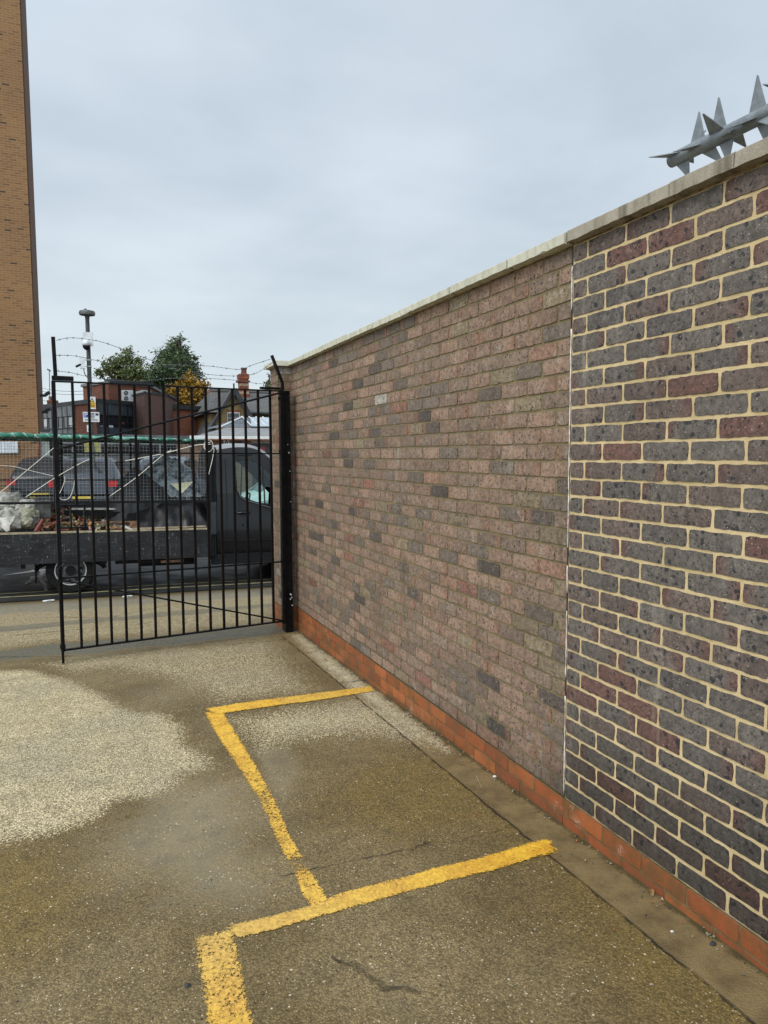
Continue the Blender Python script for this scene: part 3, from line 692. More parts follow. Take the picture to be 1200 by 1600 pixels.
# white mastic bead in the movement joint
mast = simple('white mastic', (.62, .58, .52), .6, 0, .3, 30)
mb = MB(); r = random.Random(4); pts = []
z = .125
while z < 2.45:
    pts.append((WX-.001+r.uniform(-.0008, .0008), JY+.001+r.uniform(-.001, .001), z)); z += .03
    if r.random() < .07 and len(pts) > 2: mb.tube(pts, [r.uniform(.0022, .0036) for _ in pts], 5); pts = []; z += .05
mb.tube(pts, .003, 5); o = mb.build('sealant_bead', mast, near, smooth=True); o.location = -near.location
mb = MB(); mb.box((WX-.0005, JY-.001, .11), (WX+.003, JY+.006, 2.505)); o = mb.build('joint_filler', dark_metal, near); o.location = -near.location
# copings
def slab(name, y0, y1, x0, x1, z0, z1, m, parent, rough=.0015, seed=0, topdrop=.008):
    r = random.Random(seed); mb = MB(); n = max(2, int((y1-y0)/.03)); prof = [(x0, z0), (x0, z1-topdrop), (x0+.006, z1-topdrop+.004), ((x0+x1)/2, z1+.004), (x1, z1-topdrop), (x1, z0), (x1-.03, z0-.0), (x0+.03, z0), (x0+.022, z0+.008), (x0+.012, z0)]
    for k in range(n+1):
        y = y0+(y1-y0)*k/n
        for q, (x, z) in enumerate(prof):
            a = rough*(2.2 if q in (0, 1) else 1)
            if q == 0 and mnoise.noise((y*13, seed, 0)) > .40: a *= 3.5
            mb.v.append((x+r.uniform(0, a), y+(r.uniform(-.001, .001) if 0 < k < n else 0), z+r.uniform(-a, a)*.6+(r.uniform(0, a) if q == 0 else 0)))
    p_ = len(prof)
    for k in range(n):
        for q in range(p_): w = (q+1) % p_; mb.face((k*p_+q, k*p_+w, (k+1)*p_+w, (k+1)*p_+q))
    mb.face(range(p_)); mb.face([n*p_+p_-1-q for q in range(p_)])
    o = mb.build(name, m, parent); o.location = -parent.location; return o
CX0, CX1 = 1.868, 2.178
ycuts = [2.506, 2.947, 3.524, 4.097, 4.665, 5.22, 5.814, 6.37, 6.905]
for i in range(8): slab('coping_slab', ycuts[i]+.006, ycuts[i+1]-.006, CX0+rnd.uniform(-.004, .004), CX1, 2.512+rnd.uniform(-.0015, .0015), 2.560+rnd.uniform(-.0035, .0035), coping_new, far, .0008, i)
slab('coping_slab', 6.908, 7.31, 1.722, 2.182, 2.513, 2.561, coping_new, far, .0008, 33, .006)
ycn = [2.500, 1.938, 1.673, 1.10, .5, -.1, -.62]
for i in range(6): slab('coping_slab', ycn[i+1]+.002, ycn[i]-.002, CX0+.002, CX1, 2.514+rnd.uniform(-.002, .002), 2.566+rnd.uniform(-.002, .002), coping_old, near, .0011, 50+i)
jm = simple('coping joint mortar', (.085, .075, .045), .95, 0, .3, 40)
for i, y in enumerate(ycuts[1:]):
    mb = MB(); mb.box((CX0+.014, y-.0068, 2.516), (CX1-.01, y+.006, 2.553)); o = mb.build('joint_mortar', jm, far); o.location = -far.location
mb = MB(); mb.box((CX0+.012, 2.499, 2.518), (CX1-.01, 2.512, 2.556)); mb.box((CX0+.008, 1.934, 2.518), (CX1-.01, 1.942, 2.559)); mb.box((CX0+.008, 1.669, 2.518), (CX1-.01, 1.677, 2.559)); o = mb.build('joint_mortar', jm, near); o.location = -near.location
bed = simple('bedding mortar', (.26, .19, .09), .95, 0, .4, 20, bump=.5, bscale=150)
mb = MB(); mb.box((WX-.002, -.6, ZTOP-.002), (2.12, JY-.01, 2.5135)); o = mb.build('bedding', bed, near); o.location = -near.location
mb = MB(); mb.box((WX+.003, JY, ZTOP-.002), (2.12, 7.25, 2.5125)); mb.box((PX+.004, PY0+.004, ZTOP-.002), (WX+.003, PY1, 2.5125)); o = mb.build('bedding', bed, far); o.location = -far.location

# ------------------------------------------------------------ rotating anti-climb spikes
sp = thing('anti_climb_spikes', 'grey steel spiked rotating tube along the top of the dark brick wall', 'wall spikes', (1.985, 2.045, 2.69))
A = Vector((0, 0, 0)); TY = -1.6
mb = MB(); mb.tube([(0, 0, 0), (0, TY, -.012)], .0245, 24); o = mb.build('tube', galv, sp, auto=40)
for nm, y0_, y1_, r_ in (('end_cap', .001, .004, .0225), ('collar', -.27, -.274, .0252), ('collar', -.40, -.404, .0252)):
    mb = MB(); mb.tube([(0, y0_, -.002), (0, y1_, -.002)], r_, 20); mb.build(nm, galv, sp, auto=40)
def blade(y, ang, ln, base=.058, lean=0., th=.0016):
    """triangular fin standing off the tube at ang (0 = up, clockwise seen from behind)"""
    d = Vector((math.sin(ang), 0, math.cos(ang))); t = Vector((-math.cos(ang), 0, math.sin(ang)))*th
    zc = -.012*(y/TY); mbb = MB(); P = []
    for (yy, rr) in ((y+base/2, .020), (y-base/2, .020), (y-base*.03+lean, .024+ln*.97), (y+base*.03+lean, .024+ln)):
        P.append(Vector((0, yy, zc))+d*rr)
    a = [p-t for p in P]; b = [p+t for p in P]
    i = 0; mbb.v = [tuple(x) for x in a+b]
    mbb.f = [(0, 1, 2, 3), (7, 6, 5, 4), (0, 4, 5, 1), (1, 5, 6, 2), (2, 6, 7, 3), (3, 7, 4, 0)]; mbb.m = [0]*6
    return mbb.build('spike', galv, sp)
k = 0
for (y, ang, ln, lean) in ((-.038, 38, .074, -.055), (-.042, -82, .055, .072), (-.045, 168, .06, -.02), (-.05, 92, .06, .03),
        (-.115, 2, .098, 0), (-.13, -100, .055, .045), (-.155, 160, .06, -.045), (-.14, 80, .08, 0),
        (-.205, -2, .105, 0), (-.215, -62, .085, -.012), (-.235, 172, .07, .0), (-.25, 100, .09, .03), (-.255, -118, .06, -.06),
        (-.355, -3, .105, 0), (-.35, -108, .06, .05), (-.39, -140, .09, -.09), (-.36, 85, .09, 0), (-.38, 170, .07, 0),
        (-.50, 4, .10, 0), (-.51, -72, .09, .05), (-.52, 170, .07, 0), (-.50, 95, .09, 0), (-.62, -20, .1, 0), (-.64, 60, .1, 0), (-.64, 165, .07, 0), (-.63, -100, .08, 0),
        (-.78, 3, .1, 0), (-.79, -80, .09, 0), (-.80, 90, .09, 0), (-.79, 175, .07, 0), (-.95, -20, .1, 0), (-.95, 60, .1, 0), (-.95, -110, .1, 0), (-1.1, 5, .1, 0), (-1.1, 90, .1, 0), (-1.1, -85, .1, 0), (-1.27, -20, .1, 0), (-1.27, 70, .1, 0), (-1.43, 5, .1, 0), (-1.43, -85, .1, 0)):
    blade(y, R(ang), ln, .064 if ln > .09 else .06, lean)
for y in (-.70, -1.5):
    mb = MB(); mb.sq((.0, y, -.012), (.0, y, -.13), .03, .006); mb.build('bracket', galv, sp)

# ------------------------------------------------------------ gate
GA = Vector((-.235, 6.5, 0)); ga = math.atan2(.26, 2.0)
gate = thing('metal_gate', 'black painted metal bar gate with barbed wire strung above it', 'gate', GA, ga)
def gt(name, fn, m=black_paint, **k):
    b = MB(); fn(b); return b.build(name, m, gate, **k)
gt('stile', lambda b: b.sq((.012, 0, 2.25), (0, 0, -.01), .032, .030))
gt('stile', lambda b: b.sq((2.01, 0, 2.26), (2.0, 0, -.02), .04, .030))
gt('top_rail', lambda b: b.sq((.0, -.0, 2.252), (2.02, 0, 2.252), .030, .012))
gt('middle_rail', lambda b: b.sq((.0, .016, 1.665), (2.05, .016, 1.652), .013, .012))
gt('lower_rail', lambda b: b.sq((.0, .016, .612), (2.06, .016, .594), .014, .014))
gt('bottom_rail', lambda b: b.sq((-.0, 0, .0), (2.0, 0, .006), .030, .014))
gt('upper_brace', lambda b: b.tube([(.013, -.016, 1.695), (2.03, -.016, 2.243)], .0095, 8))
gt('lower_brace', lambda b: b.tube([(.02, -.016, .598), (2.0, -.016, .01)], .0075, 8))
bars = [0.155, 0.28, 0.402, 0.526, 0.651, 0.775, 0.897, 1.021, 1.147, 1.274, 1.4, 1.525, 1.648, 1.775, 1.895]
for i, s in enumerate(bars):
    lean = -.006*(1-i/15)
    if i == 0:
        gt('bar', lambda b: b.sq((s, 0, 2.246), (s-.002, 0, 1.235), .0205, .0205))
        gt('bar', lambda b: b.sq((s-.003, 0, 1.04), (s+lean*1.2, 0, .007), .0205, .0205))
    else: gt('bar', lambda b: b.sq((s, 0, 2.246), (s+lean*1.6+rnd.uniform(-.002, .002), 0, .007), .0205, .0205), rust_black)
def latch(b):
    b.sq((.005, 0, 1.232), (.215, 0, 1.225), .03, .014); b.sq((.005, 0, 1.040), (.212, 0, 1.034), .03, .014)
    b.sq((.213, 0, 1.232), (.210, 0, 1.034), .03, .014); b.sq((.104, 0, 1.226), (.103, 0, 1.038), .03, .012)
gt('latch_frame', latch)
gt('drop_bolt', lambda b: (b.tube([(-.006, -.026, .70), (-.004, -.026, -.105)], .011, 10), b.tube([(-.006, -.026, .69), (.0, -.06, .72), (.012, -.07, .735)], .007, 8), b.box((-.022, -.04, .58), (.018, .01, .61)), b.box((-.022, -.04, .02), (.018, .01, .05))))
gt('wire_arm', lambda b: b.sq((.030, 0, 2.30), (.024, 0, 2.612), .028, .028))
gt('arm_bracket', lambda b: b.box((.002, -.02, 2.262), (.165, .022, 2.297)))
gt('wire_arm', lambda b: (b.sq((2.025, -.005, 2.26), (2.020, -.005, 2.335), .03, .022), b.sq((2.020, -.005, 2.335), (1.918, -.005, 2.585), .03, .022)))
gt('arm_bracket', lambda b: b.box((1.80, -.02, 2.264), (2.0, .02, 2.284)))
S1 = [(0.048, 2.585), (0.131, 2.612), (0.214, 2.618), (0.379, 2.604), (0.531, 2.562), (0.688, 2.507), (0.837, 2.456), (0.986, 2.41), (1.214, 2.381), (1.42, 2.372), (1.603, 2.378), (1.76, 2.41), (1.94, 2.525)]
S2 = [(0.043, 2.465), (0.125, 2.471), (0.223, 2.466), (0.348, 2.442), (0.5, 2.415), (0.685, 2.418), (0.793, 2.431), (0.931, 2.439), (1.157, 2.447), (1.333, 2.451), (1.513, 2.438), (1.623, 2.440), (1.73, 2.485), (1.930, 2.557)]
S3 = [(0.024, 2.34), (0.145, 2.33), (0.267, 2.305), (0.444, 2.284), (0.654, 2.283), (0.816, 2.299), (0.956, 2.322), (1.154, 2.333), (1.39, 2.338), (1.602, 2.331), (1.758, 2.314), (2.02, 2.313)]
def crm(P, u):
    n = len(P)-1; i = min(int(u*n), n-1); f = u*n-i
    p = [Vector(P[max(0, i-1)]), Vector(P[i]), Vector(P[i+1]), Vector(P[min(n, i+2)])]
    return .5*((2*p[1])+(-p[0]+p[2])*f+(2*p[0]-5*p[1]+4*p[2]-p[3])*f*f+(-p[0]+3*p[1]-3*p[2]+p[3])*f**3)
for si, S in enumerate((S1, S2, S3)):
    S = [(a, .012*math.sin(a*5+si), b) for a, b in S]
    b = MB()
    for ph in (0, math.pi):
        pts = []
        for k in range(221):
            u = k/220; c = crm(S, u); pts.append(c+Vector((0, math.cos(u*230+ph), math.sin(u*230+ph)))*.0016)
        b.tube(pts, .0013, 4)
    nb = 19
    for k in range(nb):
        c = crm(S, (k+.6)/(nb+.4))
        for q in range(4):
            an = rnd.uniform(0, 6.28); d = Vector((rnd.uniform(-.5, .5), math.cos(an), math.sin(an))).normalized(); b.tube([c-d*.002, c+d*.016], [.0016, .0006], 4)
        b.tube([c+Vector((-.006, 0, 0)), c+Vector((.006, 0, 0))], .0038, 6)
    b.build('barbed_wire', wire_m, gate)
# post
post = thing('gate_post', 'black steel box post the gate hangs from, against the brick wall', 'post', (1.83, 6.84, -.12))
b = MB(); b.box((-.055, -.06, 0), (.020, .06, 2.37)); b.build('post', black_paint, post)
b = MB(); b.box((-.060, -.065, 2.37), (.025, .065, 2.378)); b.build('cap', black_paint, post)
for z in (.16, .72, 1.79, 2.30):
    b = MB(); b.box((-.10, -.075, z-.014), (-.02, -.061, z+.014)); b.tube([(-.075, -.068, z-.04), (-.075, -.068, z+.04)], .011, 10); b.build('hinge', black_paint, post)
grease = simple('pale grease and bare metal', (.42, .44, .43), .35, .2, .4, 80)
for (x, z, s_) in ((-.004, .38, .012), (.006, .35, .009), (-.008, .335, .008), (.01, .27, .008), (-.01, 1.86, .006), (.0, 1.78, .009), (.008, 1.60, .005), (.01, 1.3, .005)):
    b = MB(); pts = [(x+s_*.3*math.sin(q), -.061-s_*.25*math.sin(q/5*math.pi), z-s_+q*s_*.4) for q in range(6)]; b.tube(pts, [s_*f for f in (.3, .8, 1, .9, .7, .2)], 7); b.build('grease_blob', grease, post, smooth=True)

# ------------------------------------------------------------ more materials
glass_dark = simple('dark window glass', (.018, .022, .026), .08, 0, .1, 3, spec=.8)
def clear_glass(name, tint, refl=.12):
    m, t, p = newmat(name); t.nodes.remove(p); o = t.nodes['Material Output']
    tr = N(t, 'ShaderNodeBsdfTransparent'); tr.inputs[0].default_value = (*tint, 1)
    gl = N(t, 'ShaderNodeBsdfGlossy'); gl.inputs['Roughness'].default_value = .03; gl.inputs[0].default_value = (.8, .9, .9, 1)
    lw = N(t, 'ShaderNodeLayerWeight', inp={'Blend': .25}); f = MT(t, 'ADD', MT(t, 'MULTIPLY', lw.outputs['Fresnel'], .9), refl*.3)
    mx = N(t, 'ShaderNodeMixShader'); L(t, f, mx.inputs[0]); L(t, tr.outputs[0], mx.inputs[1]); L(t, gl.outputs[0], mx.inputs[2]); L(t, mx.outputs[0], o.inputs[0])
    return m
glass_clear = clear_glass('green tinted glass', (.68, .84, .80))
tyre_m = simple('tyre rubber', (.010, .010, .010), .9, 0, .3, 30, bump=.2, spec=.2)
rim_m = simple('steel wheel', (.16, .165, .17), .45, .4, .3, 18)
rim_edge = simple('bare rim edge', (.60, .60, .58), .3, .3, .15, 18)
plastic_black = simple('black plastic', (.007, .0075, .008), .6, 0, .2, 20, spec=.2)
def carpaint(name, col, rough=.22):
    m = simple(name, col, rough, .0, .06, 2.); p = m.node_tree.nodes['Principled BSDF']; p.inputs['Coat Weight'].default_value = .22; p.inputs['Specular IOR Level'].default_value = .2; p.inputs['Coat Roughness'].default_value = .08; return m
truck_paint = carpaint('dark grey van paint', (.009, .0092, .010), .34)
red_lens = simple('red lamp lens', (.42, .015, .015), .2, 0, .1, 20)
white_lens = simple('clear lamp lens', (.55, .58, .6), .12, 0, .1, 20)
timber = simple('weathered timber', (.22, .12, .065), .85, 0, .4, 14, col2=(.10, .05, .028), bump=.4)
pale_timber = simple('pale timber ledge', (.36, .30, .20), .85, 0, .3, 10, col2=(.22, .18, .11), bump=.4)
cream = simple('cream board', (.62, .60, .40), .7, 0, .15, 6)
tarp_m = simple('dark grey tarpaulin', (.034, .036, .039), .5, 0, .35, 5, col2=(.016, .017, .019), bump=.3, bscale=14, spec=.3)
sheet_m = simple('crumpled translucent polythene', (.50, .58, .62), .18, 0, .5, 9, col2=(.045, .065, .085), bump=.6, bscale=16)  # strong pale and dark contrast paints in highlights on the crumpled plastic
sack_m = simple('white woven sack', (.60, .59, .53), .75, 0, .2, 9, col2=(.33, .32, .27), bump=.5, bscale=50)
sack_y = simple('yellowed plastic sack', (.46, .45, .34), .6, 0, .25, 9, col2=(.24, .225, .15), bump=.5, bscale=30)
rope_m = simple('pale rope', (.66, .64, .56), .8, 0, .2, 40)
def dropside():
    m, t, p = newmat('scratched dark dropside board'); tc = N(t, 'ShaderNodeTexCoord')
    mp = N(t, 'ShaderNodeMapping', inp={'Scale': (1.2, 1, 26)}); L(t, tc.outputs['Object'], mp.inputs[0])
    s = N(t, 'ShaderNodeTexNoise', inp={'Scale': 3.4, 'Detail': 9., 'Roughness': .72}); L(t, mp.outputs[0], s.inputs['Vector'])
    n = N(t, 'ShaderNodeTexNoise', inp={'Scale': 3., 'Detail': 5.}); L(t, tc.outputs['Object'], n.inputs['Vector'])
    f = N(t, 'ShaderNodeTexNoise', inp={'Scale': 34., 'Detail': 5., 'Roughness': .75}); L(t, tc.outputs['Object'], f.inputs['Vector'])
    mp2 = N(t, 'ShaderNodeMapping', inp={'Scale': (14, 1, 1.2)}); L(t, tc.outputs['Object'], mp2.inputs[0])
    v = N(t, 'ShaderNodeTexNoise', inp={'Scale': 3., 'Detail': 6., 'Roughness': .7}); L(t, mp2.outputs[0], v.inputs['Vector'])
    c = MIX(t, MR(t, n.outputs[0], .35, .65), (.010, .0105, .0115), (.020, .021, .023))
    c = MIX(t, MR(t, s.outputs[0], .56, .66, 0., .5), c, (.12, .125, .125))
    c = MIX(t, MT(t, 'MULTIPLY', MR(t, f.outputs[0], .64, .67), MR(t, n.outputs[0], .36, .52)), c, (.46, .46, .44))
    c = MIX(t, MT(t, 'MULTIPLY', MR(t, v.outputs[0], .60, .72, 0., .6), MR(t, n.outputs[0], .45, .55)), c, (.30, .31, .30))
    L(t, c, p.inputs['Base Color']); p.inputs['Roughness'].default_value = .7; p.inputs['Specular IOR Level'].default_value = .25
    return m
dropside_m = dropside()
def netmat():
    m, t, p = newmat('green netting'); tc = N(t, 'ShaderNodeTexCoord')
    mp = N(t, 'ShaderNodeMapping', inp={'Rotation': (0, R(35), 0)}); L(t, tc.outputs['Object'], mp.inputs[0])
    w = N(t, 'ShaderNodeTexWave', inp={'Scale': 2.6, 'Distortion': 3., 'Detail': 2., 'Detail Scale': 2.}); L(t, mp.outputs[0], w.inputs['Vector'])
    n = N(t, 'ShaderNodeTexNoise', inp={'Scale': 14., 'Detail': 4.}); L(t, tc.outputs['Object'], n.inputs['Vector'])
    c = MIX(t, MR(t, n.outputs[0], .35, .65), (.010, .10, .055), (.03, .19, .13))
    n9 = N(t, 'ShaderNodeTexNoise', inp={'Scale': 1.8, 'Detail': 3.}); L(t, tc.outputs['Object'], n9.inputs['Vector'])
    c = MIX(t, MR(t, n9.outputs[0], .46, .62, 0., .6), c, (.16, .36, .30))
    c = MIX(t, MR(t, w.outputs[0], .94, .98, 0., .6), c, (.40, .48, .42))
    L(t, c, p.inputs['Base Color']); p.inputs['Roughness'].default_value = .75
    b = N(t, 'ShaderNodeBump', inp={'Strength': .6, 'Distance': .02}); L(t, n.outputs[0], b.inputs['Height']); L(t, b.outputs[0], p.inputs['Normal'])
    return m
net_m = netmat()

# ------------------------------------------------------------ body shell used for the truck cab and the cars
def shell(rows_fn, xs_, closed_ends=True):
    """rows_fn(x) -> list of (halfwidth, z) from sill to centre; returns verts and a face list with (column,row,side)"""
    V = []; F = []; nr = None
    for x in xs_:
        rw = rows_fn(x); nr = len(rw)
        V += [(x, -w, z) for w, z in rw]+[(x, w, z) for w, z in rw[-2::-1]]
    nc = 2*nr-1
    for i in range(len(xs_)-1):
        for j in range(nc-1):
            a = i*nc+j; jj = j if j < nr-1 else 2*nr-3-j
            F.append(((a, a+nc, a+nc+1, a+1), i, jj, -1 if j < nr-1 else 1))
    return V, F, nc, nr
def build_shell(root, V, F, nc, n_st, glassf, body_m, glass_m, gnames, yc=0., thick=True):
    body = MB(); body.v = [(x, y+yc, z) for x, y, z in V]
    parts = {}
    for f, i, j, s in F:
        g = glassf(i, j, s)
        if g: parts.setdefault(g, []).append(f)
        else: body.face(f)
    body.face([nc-1-k for k in range(nc)][::-1]); body.face([(n_st-1)*nc+k for k in range(nc)][::-1])
    ob = body.build('body', body_m, root, auto=35)
    for g, fs in parts.items():
        w = MB(); mp = {}
        for f in fs:
            ids = []
            for k in f:
                if k not in mp: mp[k] = len(w.v); x, y, z = V[k]; w.v.append((x, (y*(1. if g == 'roof' else .992))+yc, z))
                ids.append(mp[k])
            w.face(ids)
        gn = gnames[g]; w.build(gn if isinstance(gn, str) else gn[0], glass_m if isinstance(gn, str) else gn[1], root, auto=40)
    return ob
def wheel(root, x, y, side, r=.34, w=.21, rim=rim_m, rr=.62, z=None, edge=rim_edge, spokes=0):
    """side -1: outer face towards -Y"""
    z = r if z is None else z
    t = MB(); n = 40
    prof = [(rr*r, 0), (rr*r+.02, -.012), (r*.93, -.012), (r*.985, .012), (r, .035), (r, w-.035), (r*.97, w-.008), (rr*r, w)]
    for k in range(n):
        a = 2*math.pi*k/n
        for q, (rad, d) in enumerate(prof): t.v.append((x+rad*math.cos(a), y-side*d, z+rad*math.sin(a)))
    p_ = len(prof)
    for k in range(n):
        for q in range(p_): k2 = (k+1) % n; q2 = (q+1) % p_; t.face((k*p_+q, k2*p_+q, k2*p_+q2, k*p_+q2))
    wh = t.build('wheel', tyre_m, root, auto=50)
    d_ = MB(); prof = [(rr*r, .0), (rr*r-.012, .012), (rr*r-.022, .055), (rr*r*.62, .035), (rr*r*.52, .05), (rr*r*.34, .02), (.0001, .015)]
    for k in range(n):
        a = 2*math.pi*k/n
        for rad, d in prof: d_.v.append((x+rad*math.cos(a), y-side*(d), z+rad*math.sin(a)))
    p_ = len(prof)
    for k in range(n):
        for q in range(p_-1):
            k2 = (k+1) % n; d_.face((k*p_+q, k*p_+q+1, k2*p_+q+1, k2*p_+q))
    d_.build('rim', rim, wh, auto=50)
    e = MB(); e.tube([(x+(rr*r+.002)*math.cos(2*math.pi*k/n), y+side*.004, z+(rr*r+.002)*math.sin(2*math.pi*k/n)) for k in range(n+1)], .0085, 6, cap=False); e.build('rim_edge', edge, wh)
    if spokes:
        for k in range(spokes):
            a = 2*math.pi*k/spokes+.2; c = Vector((x+rr*r*.72*math.cos(a), y+side*.0-side*.026, z+rr*r*.72*math.sin(a)))
            h = MB(); h.tube([c+Vector((0, side*.010, 0)), c-Vector((0, side*.02, 0))], .021, 10); h.build('vent_hole', plastic_black, wh)
        h = MB(); h.tube([(x, y-side*.014, z), (x, y+side*.004, z)], .075, 18); h.build('hub', plastic_black, wh)
    return wh

# ------------------------------------------------------------ flatbed truck
TX, TYY = -.27, 11.45
truck = thing('flatbed_truck', 'dark grey caged flatbed truck loaded with rubbish, parked across the gateway', 'truck', (TX, TYY, -.394), 0, None, .018)
def tp(name, fn, m, parent=truck, **k):
    b = MB(); fn(b); return b.build(name, m, parent, **k)
zw_t = [(2.13, 1.98), (2.47, 2.0), (2.70, 2.0), (2.80, 1.975), (2.88, 1.93), (2.97, 1.85), (3.07, 1.755), (3.25, 1.58), (3.45, 1.38), (3.65, 1.24), (3.75, 1.16), (4.1, 1.09), (4.3, .98), (4.42, .80)]
zr_t = [(2.13, 2.10), (2.17, 2.20), (2.47, 2.255), (2.70, 2.255), (2.80, 2.235), (2.88, 2.205), (2.97, 2.15), (3.07, 2.07), (3.25, 1.89), (3.45, 1.67), (3.65, 1.44), (3.75, 1.33), (4.1, 1.22), (4.3, 1.10), (4.42, .90)]
zb_t = [(2.13, 1.50), (2.465, 1.50), (2.49, 1.475), (2.52, 1.43), (2.60, 1.385), (2.85, 1.305), (3.07, 1.235), (3.25, 1.19), (3.45, 1.165), (3.65, 1.16), (3.75, 1.12), (4.1, 1.04), (4.3, .92), (4.42, .75)]
def interp(T, x):
    for (a, p), (b, q) in zip(T, T[1:]):
        if x <= b: return p+(q-p)*max(0, (x-a))/(b-a)
    return T[-1][1]
xs_c = [2.13, 2.145, 2.17, 2.30, 2.44, 2.465, 2.475, 2.49, 2.52, 2.56, 2.60, 2.66, 2.70, 2.75, 2.80, 2.84, 2.88, 2.91, 2.935, 2.97, 3.02, 3.07, 3.16, 3.25, 3.35, 3.45, 3.55, 3.65, 3.75, 3.9, 4.1, 4.2, 4.3, 4.37, 4.42]
def cab_rows(x):
    zb, zw, zr = interp(zb_t, x), interp(zw_t, x), interp(zr_t, x)
    if 2.465 < x < 2.50: zw -= .04*(1-(x-2.465)/.035)
    nose = 1-.10*max(0, (x-3.9)/.5)**2-(.03 if x < 2.14 else 0)
    r = [(.97, .34), (.985, .38), (.985, .50), (1.0, .52), (1.012, .78), (1.018, 1.02), (1.010, 1.04), (1.005, zb-.04), (.995, zb-.012), (.985, zb), (.985-.32*max(0, zw-zb)*.62, zw), (.955-.32*max(0, zw-zb)*.62, zw+(zr-zw)*.42), (.915-.32*max(0, zw-zb)*.62, zw+(zr-zw)*.82), (.85-.3*max(0, zw-zb)*.6, zr), (.4, zr+.022), (0, zr+.025)]
    if zb < 1.12:
        r = [(w, min(z, zb-.04*(9-k)/9) if k < 9 else z) for k, (w, z) in enumerate(r)]
    return [(w*nose, z) for w, z in r]
V, F, nc, nr = shell(cab_rows, xs_c)
def cab_glass(i, j, s):
    x0, x1 = xs_c[i], xs_c[i+1]
    if j == 9 and x0 >= 2.465 and x1 <= 2.911: return 'door%d' % s
    if j == 9 and x0 >= 2.93 and x1 <= 3.46: return 'quarter%d' % s
    if j >= 13 and x0 >= 2.91 and x1 <= 3.66: return 'screen'
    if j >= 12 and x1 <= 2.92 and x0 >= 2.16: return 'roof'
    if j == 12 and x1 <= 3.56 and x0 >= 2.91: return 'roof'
build_shell(truck, V, F, nc, len(xs_c), cab_glass, truck_paint, glass_clear, {'door-1': 'door_window', 'door1': 'door_window', 'quarter-1': 'quarter_window', 'quarter1': 'quarter_window', 'screen': 'windscreen', 'roof': ('roof_highlight_panel', carpaint('roof paint paled for sky highlight', (.22, .225, .23), .2))}, yc=.985)  # roof colour paled to paint in the sky highlight on the dark cab
NY = -.028
tp('door_seam', lambda b: (b.tube([(2.43, NY-.003, .54), (2.43, NY-.006, 1.0), (2.43, NY+.008, 1.5), (2.435, NY+.11, 2.03), (2.50, NY+.155, 2.075), (2.75, NY+.165, 2.09)], .005, 5), b.tube([(2.30, NY-.0, .54), (2.30, NY-.004, 1.0), (2.30, NY+.008, 1.5), (2.30, NY+.13, 2.02)], .0035, 5)), plastic_black)
tp('window_seal', lambda b: b.tube([(2.468, NY+.19-.015, 1.98), (2.462, NY+.01, 1.50), (2.49, NY-.002, 1.468), (2.52, NY, 1.425), (2.60, NY, 1.378), (2.85, NY, 1.298), (3.07, NY, 1.228), (3.25, NY, 1.182)], .008, 6), plastic_black)
tp('shoulder_highlight_strip', lambda b: b.tube([(2.50, NY-.004, 1.452), (2.53, NY-.006, 1.405), (2.61, NY-.006, 1.358), (2.86, NY-.006, 1.276), (3.08, NY-.006, 1.206), (3.25, NY-.006, 1.160)], .007, 6), carpaint('painted shoulder highlight', (.14, .145, .15)))  # pale strip paints in the highlight along the door shoulder
dh = tp('door_handle', lambda b: b.tube([(2.47, NY-.03, 1.155), (2.52, NY-.052, 1.16), (2.62, NY-.052, 1.158), (2.67, NY-.03, 1.152)], [.012, .016, .016, .012], 8), truck_paint)
tp('handle_recess', lambda b: b.tube([(2.50, NY-.018, 1.168), (2.64, NY-.018, 1.168)], .03, 12), plastic_black, dh)
tp('lock', lambda b: b.tube([(2.56, NY-.03, .96), (2.56, NY-.05, .96)], .013, 10), plastic_black)
tp('side_moulding', lambda b: b.box((2.16, NY-.022, .70), (3.05, NY+.01, .735)), plastic_black)
tp('sill', lambda b: b.box((2.06, NY-.01, .33), (3.08, NY+.08, .50)), plastic_black)
tp('floor_pan', lambda b: b.box((2.15, .05, .36), (4.2, 1.92, .42)), plastic_black)
tp('dashboard', lambda b: b.box((3.05, .1, .9), (3.7, 1.87, 1.18)), plastic_black)
def seat(b, y):
    b.box((2.35, y, .80), (2.85, y+.48, .98)); b.sq((2.36, y+.24, .95), (2.26, y+.24, 1.62), .46, .12) ; b.box((2.20, y+.13, 1.66), (2.29, y+.35, 1.86))
for y in (.12, .78, 1.30): tp('seat', lambda b: seat(b, y), plastic_black)
tp('steering_wheel', lambda b: (b.tube([(2.93+.07*math.sin(a), 1.55+.19*math.cos(a), 1.22+.17*math.sin(a)) for a in [2*math.pi*k/20 for k in range(21)]], .015, 6, cap=False), b.tube([(2.93, 1.55, 1.22), (3.1, 1.55, 1.08)], .03, 8)), plastic_black)
tp('door_mirror', lambda b: (b.box((3.02, NY-.26, 1.30), (3.12, NY-.06, 1.62)), b.box((3.06, NY-.07, 1.25), (3.12, NY+.02, 1.31))), plastic_black)
tp('bumper', lambda b: b.prism([(4.05, -.03), (4.35, .02), (4.48, .35), (4.48, 1.62), (4.35, 1.95), (4.05, 2.0)], .34, .62), plastic_black)
tp('grille', lambda b: b.box((4.40, .35, .66), (4.44, 1.62, .86)), plastic_black)
for y in (.14, 1.60): tp('headlight', lambda b: b.box((4.30, y, .86), (4.385, y+.24, 1.04)), white_lens)
for x, rim in ((0, rim_m), (3.52, rim_m)):
    wheel(truck, x, -.035, -1, spokes=10); wheel(truck, x, 2.0, 1, spokes=0)
tp('wheel_arch', lambda b: b.tube([(3.52, -.036+.004, .36), (3.52, .25, .36)], .43, 26), plastic_black)
tp('chassis_rail', lambda b: b.box((-1.35, .55, .38), (2.2, .63, .52)), plastic_black)
